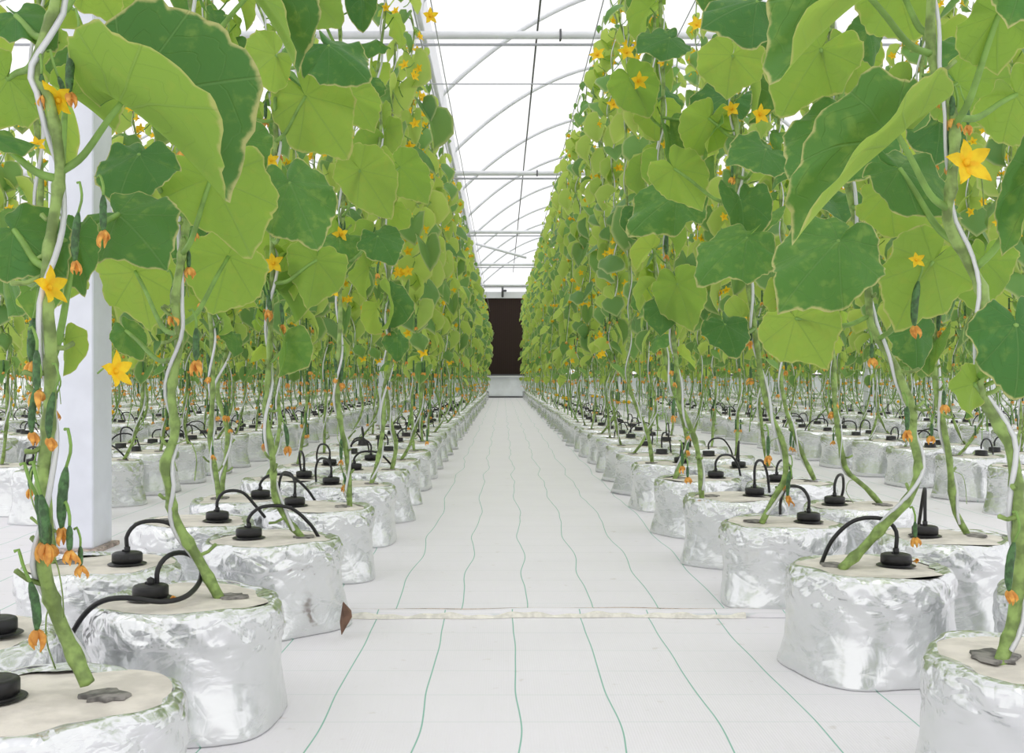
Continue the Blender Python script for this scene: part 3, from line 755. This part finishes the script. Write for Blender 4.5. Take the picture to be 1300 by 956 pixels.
# young cucumbers and blossoms traced from the photo: key, top px, depth, unit, scale
HF = [
 (('A', 'inner', 0), (92, 12), 1.86, 2, .85), (('A', 'inner', 0), (36, 418), 1.84, 0, 1.0), (('A', 'inner', 0), (44, 455), 1.84, 2, .75),
 (('A', 'inner', 0), (66, 462), 1.84, 2, .75), (('A', 'inner', 0), (82, 545), 1.84, 2, 1.0), (('A', 'inner', 0), (25, 590), 1.84, 1, 1.05),
 (('A', 'inner', 0), (38, 588), 1.84, 1, 1.05), (('A', 'inner', 0), (18, 700), 1.84, 1, 1.05), (('A', 'inner', 0), (80, 640), 1.84, 3, 1.0), (('A', 'inner', 0), (94, 672), 1.86, 3, .8),
 (('A', 'inner', 0), (98, 232), 1.86, 2, .8), (('A', 'inner', 0), (124, 225), 1.88, 0, .9), (('A', 'inner', 0), (52, 640), 1.84, 3, .9),
 (('A', 'inner', 1), (240, 395), 2.74, 0, 1.2), (('A', 'inner', 1), (212, 345), 2.74, 0, 1), (('A', 'inner', 1), (232, 300), 2.74, 3, 1),
 (('A', 'inner', 2), (352, 520), 3.78, 1, 1), (('A', 'inner', 2), (336, 355), 3.78, 0, 1), (('A', 'inner', 2), (284, 20), 3.0, 2, 1),
 (('B', 'inner', 1), (1164, 322), 2.9, 2, 1.15), (('B', 'inner', 1), (1100, 420), 3.1, 3, 1), (('B', 'inner', 1), (1145, 500), 3.1, 0, 1),
 (('B', 'inner', 0), (1285, 650), 2.08, 2, .9), (('B', 'inner', 1), (1155, 645), 3.15, 3, 1.1), (('B', 'outer', 1), (1192, 480), 3.8, 3, 1.2),
 (('B', 'inner', 2), (970, 540), 4.1, 0, 1.1), (('B', 'inner', 3), (862, 560), 5.0, 0, 1.1), (('B', 'inner', 3), (868, 580), 5.0, 3, 1.2),
 (('B', 'inner', 1), (1216, 110), 2.9, 1, .8), (('B', 'outer', 2), (1056, 480), 4.8, 0, 1),
]
HFL = [ # open flowers: key, px, depth, unit, scale
 (('B', 'inner', 0), (1221, 206), 1.96, 0, 1.1), (('B', 'inner', 1), (1163, 330), 2.85, 0, .55), (('A', 'inner', 2), (346, 334), 3.75, 0, .95),
 (('A', 'inner', 0), (24, 366), 1.84, 3, .9), (('A', 'inner', 0), (112, 474), 1.84, 3, .85), (('A', 'inner', 3), (423, 369), 4.7, 0, .8),
 (('A', 'inner', 2), (225, 22), 3.0, 1, .8), (('A', 'inner', 1), (250, 85), 2.72, 1, .8), (('B', 'inner', 2), (960, 140), 4.0, 1, 1.0),
 (('B', 'inner', 3), (795, 66), 4.8, 0, 1.0), (('B', 'inner', 3), (806, 98), 4.8, 1, 1.1), (('B', 'inner', 3), (764, 72), 5.0, 2, 1.0),
 (('B', 'inner', 3), (780, 132), 5.0, 0, .8), (('A', 'inner', 3), (540, 16), 5.0, 1, 1.0), (('B', 'inner', 2), (888, 34), 4.1, 2, .9),
]

PATHS = {}
for key, (pts, D) in HERO.items():
    n = len(pts); w = []
    for i, (px, py) in enumerate(pts):
        w.append(P(px, py, D + .03 * math.sin(i * 1.3)))
    PATHS[key] = spline(w, n * 7)

MID = {}
def mids(zt, dx):
    k = (zt, dx)
    if k not in MID: MID[k] = [vine_mid(100 + i + int(zt * 100), zt, dx) for i in range(5)]
    return MID[k]
FARS = {}
def fars(zt, dx):
    k = (zt, dx)
    if k not in FARS: FARS[k] = [vine_far_geo(300 + i + int(zt * 100), zt, dx) for i in range(6)]
    return FARS[k]
FAR_ME = {}

def build_bag(i, r):
    key = (r['row'], r['line'], r['k']); lab, grp = bag_label(r)
    lab = SPECIAL_BAG.get(key, lab)
    b = thing('grow_bag', lab, 'grow bag', (r['x'], r['y'], 0), random.uniform(-.12, .12) + (math.pi if r['s'] < 0 else 0), grp)
    sc_ = random.uniform(.97, 1.03); hi = r['y'] < 7.5
    b.scale = (1, 1, 1 if r['y'] < 5 else sc_)
    foil, top = (BAGS_HI if hi else BAGS_LO)[i % (6 if hi else 4)]
    obj('foil_wrap', foil, b); t = obj('top_cover', top, b)
    if r['y'] < 14:
        h = obj('planting_hole', HOLES[i % 3], t, (.105, 0, .301)); h.rotation_euler = (0, 0, i)
        h.scale = (1.35, 1.35, 1) if key == ('B', 'inner', 0) else (1, 1, 1)
    if r['y'] < 26:
        dxy = (-.09 + random.uniform(-.015, .015), random.uniform(-.02, .02) * (1 if r['s'] > 0 else -1), .302)
        c = obj('dripper_cap', CAP if hi else CAP_LOW, b, dxy); c.rotation_euler = (0, 0, random.uniform(-.6, .6) + (math.pi if r['s'] < 0 else 0))
        if key == ('A', 'inner', 1):
            g = Geo(); pts = [P(200, 752, 2.76), P(200, 724, 2.76), P(213, 706, 2.78), P(234, 702, 2.82), P(254, 714, 2.82), P(254, 737, 2.78), P(236, 757, 2.66), P(205, 764, 2.62), P(160, 759, 2.60), P(128, 764, 2.60), P(104, 784, 2.62), P(84, 822, 2.66), P(77, 860, 2.72)]
            tb = g_m = add_tube(g, spline(pts, 60), .0066, 8).mesh('drip_tube', ['black'])
            o = obj('drip_tube', tb, c)
            bpy.context.view_layer.update()
            o.matrix_parent_inverse = c.matrix_world.inverted()
        elif r['y'] < 20 and not (r['row'] == 'A' and r['k'] == 0):
            o = obj('drip_tube', (TUBES if hi else TUBES_LOW)[(i * 5) % 6], c)
    return b

def build_vine(i, r):
    key = (r['row'], r['line'], r['k']); lab, grp = vine_label(r); lab = SPECIAL_VINE.get(key, lab)
    hx = r['x'] + .105 * r['s']; dx = round(.06 * r['s'], 2)
    base = np.array([hx, r['y'], .30]); rg = np.random.default_rng(900 + i)
    lod0 = r['row'] in 'AB' and r['y'] < 6.3
    if lod0:
        if key in PATHS: path = PATHS[key]
        else: path = stem_path(rg, r['zt'], dx, n=110) + base
        base = path[0].copy()
        v = thing('cucumber_vine', lab, 'plant', tuple(base), 0, grp)
        g = Geo(); stem_geo(g, path, r0=.0135 if r['y'] < 3.5 else .0118); obj('stem', g.mesh('stem', ['stem'], origin=base), v)
        g = Geo(); twine_geo(g, path, phase=rg.uniform(0, 6), w=.0055, off=.017)
        topz = path[-1][2]; add_tube(g, [path[-1], path[-1] + np.array([0, 0, .12])], .003, 4)
        obj('support_twine', g.mesh('support_twine', ['twine'], origin=base), v)
        frame_top = CH + 480 * r['y'] / F
        hero = key in (('A', 'inner', 0), ('A', 'inner', 1), ('B', 'inner', 0), ('B', 'inner', 1))
        semi = key in (('A', 'outer', 1), ('A', 'inner', 2), ('A', 'inner', 3), ('B', 'inner', 2), ('B', 'inner', 3), ('B', 'outer', 1))
        for p, az in leaf_nodes(rg, path, r['zt']):
            if hero and p[2] < frame_top + .16: continue
            if semi and p[2] < frame_top and rg.random() < .55: continue
            if r['row'] == 'A' and r['line'] == 'outer' and r['k'] == 0: pass
            gl, gp = Geo(), Geo()
            make_leaf(gl, gp, rg, p, az, r['zt'], 0)
            lf = obj('leaf', gl.mesh('leaf', ['leaf'], origin=p), v, tuple(p - base))
            obj('petiole', gp.mesh('petiole', ['petiole'], origin=p), lf)
        for (k, a, t, d0, d1, kind, sp, wd) in HL:
            if k != key: continue
            A, T = P(*a, d0), P(*t, d1); S = P(*sp, 0.5 * (d0 + r['y'])); S = path[np.argmin(np.linalg.norm(path - S, axis=1))]
            d = T - A; s = np.linalg.norm(d) * {'F': 1.0, 'T': .87, 'U': .92}[kind]; wd *= {'F': 1.1, 'T': .92, 'U': .88}[kind]
            if kind == 'U': zh, fold, droop = np.array([0, .85, .5]), rg.uniform(-.25, .25), rg.uniform(.1, .5)
            elif kind == 'T': zh, fold, droop = np.array([0, -.75, .65]), rg.uniform(-.45, -.1), rg.uniform(.3, .8)
            else: zh, fold, droop = np.array([0, -.5 if key[0] == 'A' else -.28, .85]), rg.uniform(.8, .95), .35; s *= 1.05
            gl, gp = Geo(), Geo()
            add_blade(gl, A, d, zh, s, 0, nr=14, ns=72, fold=fold, droop=droop, wave=.075, seed=int(rg.integers(1e9)), tone=rg.uniform(.1, .6), width=wd, curl=.1 if kind == 'F' else 0)
            lf = obj('leaf', gl.mesh('leaf', ['leaf'], origin=A), v, tuple(A - base))
            add_tube(gp, petiole_path(S, A, d, 14), np.linspace(.0075, .0052, 14), 8)
            obj('petiole', gp.mesh('petiole', ['petiole'], origin=A), lf)
        for (k, a, d, u, s) in HF:
            if k == key: add_fruit(v, tuple(P(*a, d) - base), u, rg.uniform(-.5, .5), s)
        for (k, a, d, u, s) in HFL:
            if k == key:
                o = obj('flower', FLOWERS[u], v, tuple(P(*a, d) - base + np.array([0, .05 * s, 0]))); o.scale = (s, s, s); o.rotation_euler = (0, 0, rg.uniform(-.2, .2))
        nf = 5 if hero else 12
        for q in range(nf):
            z = rg.uniform(.5, 1.25) if q % 3 == 0 and not hero else rg.uniform(1.0 if q % 3 != 2 else 1.3, min(frame_top + .3, r['zt'] - .2))
            p = path[np.argmin(np.abs(path[:, 2] - z))]; a = rg.uniform(0, 6.28); p = p + np.array([math.cos(a), math.sin(a), 0]) * .016
            if q % 3 != 2: add_fruit(v, tuple(p - base), [0, 1, 2, 3, 5, 4 if p[2] > 1.4 else 3][int(rg.integers(6))], a, rg.uniform(.75, 1.05))
            else: o = obj('flower', FLOWERS[int(rg.integers(4))], v, tuple(p - base)); o.rotation_euler = (0, 0, rg.uniform(-.9, .9)); s = rg.uniform(.6, .95); o.scale = (s, s, s)
        return v
    if r['y'] < 13 and r['row'] in 'ABCD':
        v = thing('cucumber_vine', lab, 'plant', tuple(base), random.uniform(-.25, .25), grp)
        st, tw, fo = mids(r['zt'], dx)[i % 5]
        if key in PATHS:
            path = PATHS[key]; v.location = path[0]; v.rotation_euler = (0, 0, 0)
            g = Geo(); stem_geo(g, path, sides=6); st = g.mesh('stem', ['stem'], origin=path[0])
            g = Geo(); twine_geo(g, path); tw = g.mesh('support_twine', ['twine'], origin=path[0])
        obj('stem', st, v); obj('support_twine', tw, v); obj('foliage', fo, v)
        return v
    k = (r['zt'], dx, i % 6)
    if k not in FAR_ME: FAR_ME[k] = fars(r['zt'], dx)[i % 6].mesh('cucumber_vine', FARM, origin=(0, 0, .3))
    v = obj('cucumber_vine', FAR_ME[k], None, tuple(base)); v.rotation_euler = (0, 0, random.uniform(-.5, .5))
    return tag(v, lab, 'plant', grp)

for i, r in enumerate(near):
    build_bag(i, r); build_vine(i, r)

# rest of the plantation, beyond counting: one mass of vines, one of bags
gb = Geo(); gv = Geo()
bt = np.linspace(0, 2 * math.pi, 10, endpoint=False)
for i, r in enumerate(rest):
    V = [np.stack([rr * np.cos(bt) + r['x'], rr * np.sin(bt) + r['y'], np.full(10, z)], -1) for rr, z in ((.225, 0), (.235, .2), (.24, .28), (.215, .3))]
    V.append(np.array([[r['x'], r['y'], .3]]))
    base = gb.n; gb.add(np.concatenate(V), grid_faces(4, 10, True), 0)
    j = np.arange(10); gb.f.append(np.stack([30 + j, 30 + (j + 1) % 10, np.full(10, 40)], -1) + base); gb.mi.append(np.ones(10, int))
    dx = round(.06 * r['s'], 2)
    src = fars(r['zt'], dx)[i % 6]; off = np.array([r['x'] + .105 * r['s'], r['y'], 0]); base = gv.n
    sv = np.concatenate(src.v); a = random.uniform(-.5, .5); ca, sa = math.cos(a), math.sin(a)
    w = sv.copy(); w[:, 0] = sv[:, 0] * ca - sv[:, 1] * sa; w[:, 1] = sv[:, 0] * sa + sv[:, 1] * ca
    gv.v.append(w + off); gv.at.append(np.concatenate(src.at)); gv.n += len(w)
    for f, m in zip(src.f, src.mi): gv.f.append(f + base); gv.mi.append(m)
o = obj('outlying_grow_bags', gb.mesh('outlying_grow_bags', ['foil', 'fabric'])); tag(o, 'mass of tiny foil grow bags filling the outlying rows to both sides', 'grow bags', kind='stuff')
o = obj('outlying_vine_foliage', gv.mesh('outlying_vine_foliage', FARM)); tag(o, 'mass of green vines filling the outlying rows to both sides', 'plants', kind='stuff')

# ------------------------------------------------------------------ floor, walls, roof
g = Geo(); g.add([(-22, -4, 0), (24, -4, 0), (24, 48, 0), (-22, 48, 0)], [(0, 1, 2, 3)])
tag(obj('floor', g.mesh('floor', ['floor'])), 'white woven ground cover with thin green marker threads', 'floor', kind='structure')
def ribbon(name, mat, yf, zf, x0, x1, w, n=160, th=.004):
    g = Geo(); xs = np.linspace(x0, x1, n); V = []
    for x in xs:
        y, z = yf(x), zf(x)
        V += [(x, y - w / 2, .001), (x, y - w / 2 + .004, z), (x, y, z + th), (x, y + w / 2, z * .6), (x, y + w / 2 + .02, .0012)]
    g.add(V, grid_faces(n, 5)[:, ::-1]); return g.mesh(name, [mat])
yv = lambda x: 3.965 + .012 * math.sin(x * 5) + .006 * math.sin(x * 17)
tag(obj('trim_1', ribbon('trim_1', 'seam', lambda x: yv(x) - .05, lambda x: .010 + .005 * math.sin(x * 23) + .003 * math.sin(x * 61), -.62, .86, .035)), 'frayed cream edge of the ground cover overlap across the aisle', 'trim', kind='structure')
tag(obj('trim_2', ribbon('trim_2', 'seam2', lambda x: yv(x) + .065, lambda x: .006, -.60, .95, .008)), 'thin tan stitched hem line across the aisle', 'trim', kind='structure')
tag(obj('trim_3', ribbon('trim_3', 'floor', lambda x: yv(x) + .01, lambda x: .014 + .002 * math.sin(x * 9), -.70, 1.35, .11)), 'low raised fold of the white ground cover across the aisle', 'trim', kind='structure')

YE = 47.6
g = Geo(); add_box(g, (-20, YE, 0), (22, YE + .25, .88)); tag(obj('wall_far', g.mesh('wall_far', ['curb'], smooth=False)), 'low white wall closing the far end of the aisle', 'wall', kind='structure')
g = Geo(); add_box(g, (-20, YE - .10, .88), (22, YE + .3, .95), bev=.01); tag(obj('trim_4', g.mesh('trim_4', ['steel'], smooth=False)), 'white ledge on top of the low end wall', 'trim', kind='structure')
g = Geo(); add_box(g, (-20, YE - .04, .0), (22, YE, .07)); add_box(g, (-20, YE - .03, .95), (22, YE + .05, 1.02)); tag(obj('baseboard_far', g.mesh('baseboard_far', ['darkpipe'], smooth=False)), 'dark strip along the foot and ledge of the end wall', 'baseboard', kind='structure')
pd = thing('cooling_pad', 'tall dark brown corrugated cooling pad at the end of the aisle', 'cooling pad', (0, YE + .1, 1.02))
g = Geo(); n = 260; xs = np.linspace(-2.6, 2.6, n); zc = np.abs((np.arange(n) % 2) * .02)
g.add(np.concatenate([np.stack([xs, zc, np.full(n, 0)], -1), np.stack([xs, zc, np.full(n, 3.3)], -1)]), grid_faces(2, n)); obj('pad_face', g.mesh('pad_face', ['pad'], smooth=False), pd)
g = Geo(); add_box(g, (-2.7, -.06, 3.28), (2.7, .2, 3.56), bev=.02); obj('header', g.mesh('header', ['twine'], smooth=False), pd)
for xx in (-2.66, 2.6): g = Geo(); add_box(g, (xx, -.05, 0), (xx + .08, .15, 3.3), bev=.01); obj('side_frame', g.mesh('side_frame', ['steel'], smooth=False), pd)
rl = thing('water_pipe', 'dark horizontal pipe above the brown cooling pad', 'pipe', (0, YE - .1, 4.83))
g = Geo(); add_tube(g, [(-2.6, 0, 0), (2.6, 0, 0)], .06, 10); obj('pipe', g.mesh('pipe', ['darkpipe']), rl)
g = Geo(); add_tube(g, [(0, 0, 0), (0, 0, -.48)], .05, 8); add_tube(g, [(0, -.08, -.22), (.16, -.08, -.22)], .05, 8); obj('valve', g.mesh('valve', ['darkpipe']), rl)

def film(name, v, f, label, cat='wall'):
    g = Geo(); g.add(v, f); tag(obj(name, g.mesh(name, ['film'])), label, cat, kind='structure')
film('wall_gable', [(-20, YE + .3, .9), (22, YE + .3, .9), (22, YE + .3, 7), (-20, YE + .3, 7)], [(0, 1, 2, 3)], 'milky film gable above the end wall')
film('wall_left', [(-20, -4, 0), (-20, YE, 0), (-20, YE, 5), (-20, -4, 5)], [(0, 1, 2, 3)], 'milky film side wall')
film('wall_right', [(22, -4, 0), (22, YE, 0), (22, YE, 5), (22, -4, 5)], [(0, 1, 2, 3)], 'milky film side wall across the aisle')

ZA = lambda u: CH + 5.45 - .157 * u * u                       # roof arch height, u from the crown
spans = [2.3, 2.3 - 8.0, 2.3 - 16.0, 2.3 + 8.0, 2.3 + 16.0]
for q, cx in enumerate(spans):
    us = np.linspace(-3.2, 3.2, 25); g = Geo()
    V = np.concatenate([np.stack([cx + us, np.full(25, y), ZA(us) + .06], -1) for y in (-4, YE + .3)])
    g.add(V, grid_faces(2, 25)); tag(obj('ceiling' if q == 0 else 'ceiling.%03d' % q, g.mesh('ceiling', ['film'])), 'milky white film roof over the arches', 'roof', kind='structure')
# gutters between the spans
for q, gx in enumerate((-1.7, -9.7, 6.3, 14.3)):
    t = thing('roof_gutter', ['white film-lined gutter above the wide white column', 'roof gutter one bay beyond the white column', 'roof gutter above the rows opposite the column', 'outermost roof gutter opposite the column'][q], 'gutter', (gx, 0, CH + 3.72))
    g = Geo(); n = 40; ys = np.linspace(-4, YE, n); V = []
    for i, y in enumerate(ys):
        wv = .03 * math.sin(i * 1.7)
        V += [(-.82, y, .22), (-.84, y, .02 + wv * .3), (-.3, y, -.04), (.3, y, -.04), (.86, y, .02 + wv), (.90, y, .25)]
    g.add(V, grid_faces(n, 6)); obj('trough', g.mesh('trough', ['gutterfilm']), t)
    g = Geo(); add_tube(g, [(.84, -4, .0), (.84, YE, .0)], .03, 8); obj('edge_rail', g.mesh('edge_rail', ['steel']), t)
# arches
names = {0: 'over the aisle', 1: 'over the bay beyond the white column', 2: 'over the bay opposite the column'}
for q, cx in enumerate((2.3, 2.3 - 8.0, 2.3 + 8.0)):
    us = np.linspace(-3.2, 3.2, 33); g = Geo(); add_tube(g, np.stack([us, np.zeros(33), ZA(us)], -1), .033, 10)
    me = g.mesh('roof_arch', ['steel'])
    for k in range(12):
        y = 3.8 * (k + 1); o = obj('roof_arch', me, None, (cx, y, 0))
        if k < 8 and q == 0: tag(o, 'curved white roof arch over the aisle, %s counting from the camera' % ('first' if k == 0 else ORD[k]), 'roof arch')
        else: tag(o, 'distant curved white roof arch %s' % names[q], 'roof arch', 'roof arches ' + names[q])
# cross beams
for k in range(5):
    y = 11.35 + 7.65 * k
    t = thing('cross_beam', ['nearest horizontal white double cross pipe above the aisle', 'second horizontal cross pipe above the aisle', 'third horizontal cross pipe above the aisle', 'fourth horizontal cross pipe above the aisle', 'farthest horizontal cross pipe, just before the end wall'][k], 'beam', (0, y, CH + 3.53))
    g = Geo(); add_tube(g, [(-18, 0, 0), (20, 0, 0)], .042, 10); obj('main_pipe', g.mesh('main_pipe', ['steel']), t)
    g = Geo(); add_tube(g, [(-18, .03, -.09), (20, .03, -.09)], .014, 6); obj('thin_pipe', g.mesh('thin_pipe', ['grey']), t)
    if k < 2:
        g = Geo(); add_box(g, (.585, -.05, -.05), (.605, .05, .05)); obj('clamp', g.mesh('clamp', ['darkpipe'], smooth=False), t)
for k, (y, z) in enumerate(((13.2, 3.52), (20.5, 3.72))):
    g = Geo(); add_tube(g, [(-18, 0, 0), (20, 0, 0)], .008, 5); o = obj('cross_wire', g.mesh('cross_wire', ['grey']), None, (0, y, CH + z)); tag(o, ['thin grey wire strung across the aisle behind the nearest cross pipe', 'thin grey wire strung across the aisle behind the second cross pipe'][k], 'wire')
# long wires down the aisle
for k, (x, z, r, m, lb) in enumerate(((.46, CH + 4.6, .014, 'darkpipe', 'dark cable running down the aisle under the roof film'), (-.62, 3.42, .006, 'grey', 'grey crop wire above the aisle side of the column row'), (-1.28, 3.42, .006, 'grey', 'grey crop wire above the far side of the column row'),
                        (.90, 4.24, .006, 'grey', 'grey crop wire above the aisle side of the opposite row'), (1.72, 4.24, .006, 'grey', 'grey crop wire above the far side of the opposite row'), (-.55, 3.75, .005, 'grey', 'thin loose wire above the vine tops by the gutter'))):
    g = Geo(); ys = np.linspace(-3, YE, 30); add_tube(g, np.stack([np.full(30, 0), ys, -.03 * np.abs(np.sin(ys / 7.6 * math.pi))], -1), r, 6); o = obj('crop_wire' if k else 'overhead_cable', g.mesh('crop_wire', [m]), None, (x, 0, z)); tag(o, lb, 'wire')
# diagonal brace near the far end
g = Geo(); add_tube(g, [P(592, 306, 33), P(668, 327, 33.2)], .04, 8); tag(obj('roof_brace', g.mesh('roof_brace', ['steel'])), 'slanting white brace near the end of the roof', 'brace')
# columns
for k, (x, y) in enumerate(((-2.10, 5.49), (-2.10, 19.6), (-2.10, 33.7), (6.4, 11.5), (6.4, 19.1), (6.4, 26.8))):
    lb = ['wide white square column standing beside the aisle row of bags', 'second white column behind the wide front column'][k] if k < 2 else 'distant white column hidden among the vines'
    t = thing('white_column', lb, 'column', (x, y, 0), 0, None if k < 2 else 'distant white columns')
    g = Geo(); add_box(g, (-.11, -.13, .02), (.11, .13, CH + 3.7), bev=.006); obj('shaft', g.mesh('shaft', ['column'], smooth=False), t)
    g = Geo(); add_box(g, (-.14, -.16, 0), (.14, .16, .02), bev=.004); obj('base_plate', g.mesh('base_plate', ['base'], smooth=False), t)

# ------------------------------------------------------------------ small loose things
def scrap(name, pts, mat, label, cat, th=.002, group=None):
    p = np.array(pts); c = p.mean(0); n = len(p); g = Geo()
    nrm = unit(np.cross(p[1] - p[0], p[2] - p[0])) * th
    v = np.concatenate([p, p + nrm, [c + nrm * 2]]); j = np.arange(n)
    g.add(v, np.stack([j, (j + 1) % n, (j + 1) % n + n, j + n], -1)); g.f.append(np.stack([j + n, (j + 1) % n + n, np.full(n, 2 * n)], -1)); g.mi.append(np.zeros(n, int))
    g.f.append(np.array([list(j[::-1])])); g.mi.append(np.zeros(1, int))
    return tag(obj(name, g.mesh(name, [mat], smooth=False, origin=c), None, tuple(c)), label, cat, group)
scrap('torn_scrap', [P(434, 806, 3.60), P(447, 783, 3.58), P(446, 775, 3.6), P(436, 764, 3.62), P(432, 790, 3.63)], 'brown', 'brown torn flap at the foot of the tall smooth foil bag', 'scrap')
def onfloor(px, py): D = CH * F / (py - VY); return np.array([(px - VX) * D / F, D, .002])
scrap('blue_strip', [onfloor(36, 829), onfloor(62, 821), onfloor(61, 816), onfloor(36, 823)], 'blue', 'short bright blue plastic strip on the floor between the bags', 'strip')
rg = np.random.default_rng(5)
for k, (px, py, D, lb) in enumerate(((223, 765, 2.62, 'orange fallen petal on the bag beside the black tube'), (211, 757, 2.68, 'orange fallen petal tucked against the dripper cap'), (258, 741, 2.86, 'orange fallen petal between dripper and stem on the tube bag'),
                                     (1165, 716, 3.30, 'dry brown petal beside the dripper of the big crinkled bag'))):
    D = (CH - .305) * F / (py - VY) if k != 0 else (CH - .305) * F / (py - VY)
    c = P(px, py, D) + np.array([0, 0, .012]); g = Geo(); add_withered(g, np.zeros(3), (rg.normal(), rg.normal(), -.1), .016, 0, k)
    tag(obj('fallen_petal', g.mesh('fallen_petal', ['orange']), None, tuple(c)), lb, 'petal')

# ------------------------------------------------------------------ daylight and camera
w = bpy.data.worlds.new('overcast_sky'); sc.world = w; w.use_nodes = True
nt = w.node_tree; nt.nodes.clear()
wo = nt.nodes.new('ShaderNodeOutputWorld'); bg = nt.nodes.new('ShaderNodeBackground')
bg.inputs[0].default_value = (1.0, .995, 1.0, 1); bg.inputs[1].default_value = 1.12
nt.links.new(bg.outputs[0], wo.inputs[0])
sun = bpy.data.lights.new('daylight', 'SUN'); sun.energy = .55; sun.angle = math.radians(40); sun.color = (1, .99, .96)
so = bpy.data.objects.new('daylight', sun); COL.objects.link(so); so.rotation_euler = (math.radians(28), math.radians(-12), 0)

cam = bpy.data.cameras.new('camera'); co = bpy.data.objects.new('camera', cam); COL.objects.link(co)
co.location = (0, 0, CH); co.rotation_euler = (math.radians(90), 0, 0)
cam.sensor_fit = 'HORIZONTAL'; cam.sensor_width = 36; cam.lens = F / 1300 * 36
cam.shift_x = (650 - VX) / 1300; cam.shift_y = (VY - 478) / 1300
cam.clip_start = .05; cam.clip_end = 200
sc.camera = co
vs = sc.view_settings
vs.view_transform = 'Standard'; vs.look = 'None'; vs.gamma = 1; vs.use_curve_mapping = False; vs.exposure = 0.12
sc.cycles.use_denoising = True
sc.cycles.max_bounces = 9; sc.cycles.transparent_max_bounces = 8; sc.cycles.diffuse_bounces = 5; sc.cycles.transmission_bounces = 5; sc.cycles.glossy_bounces = 3
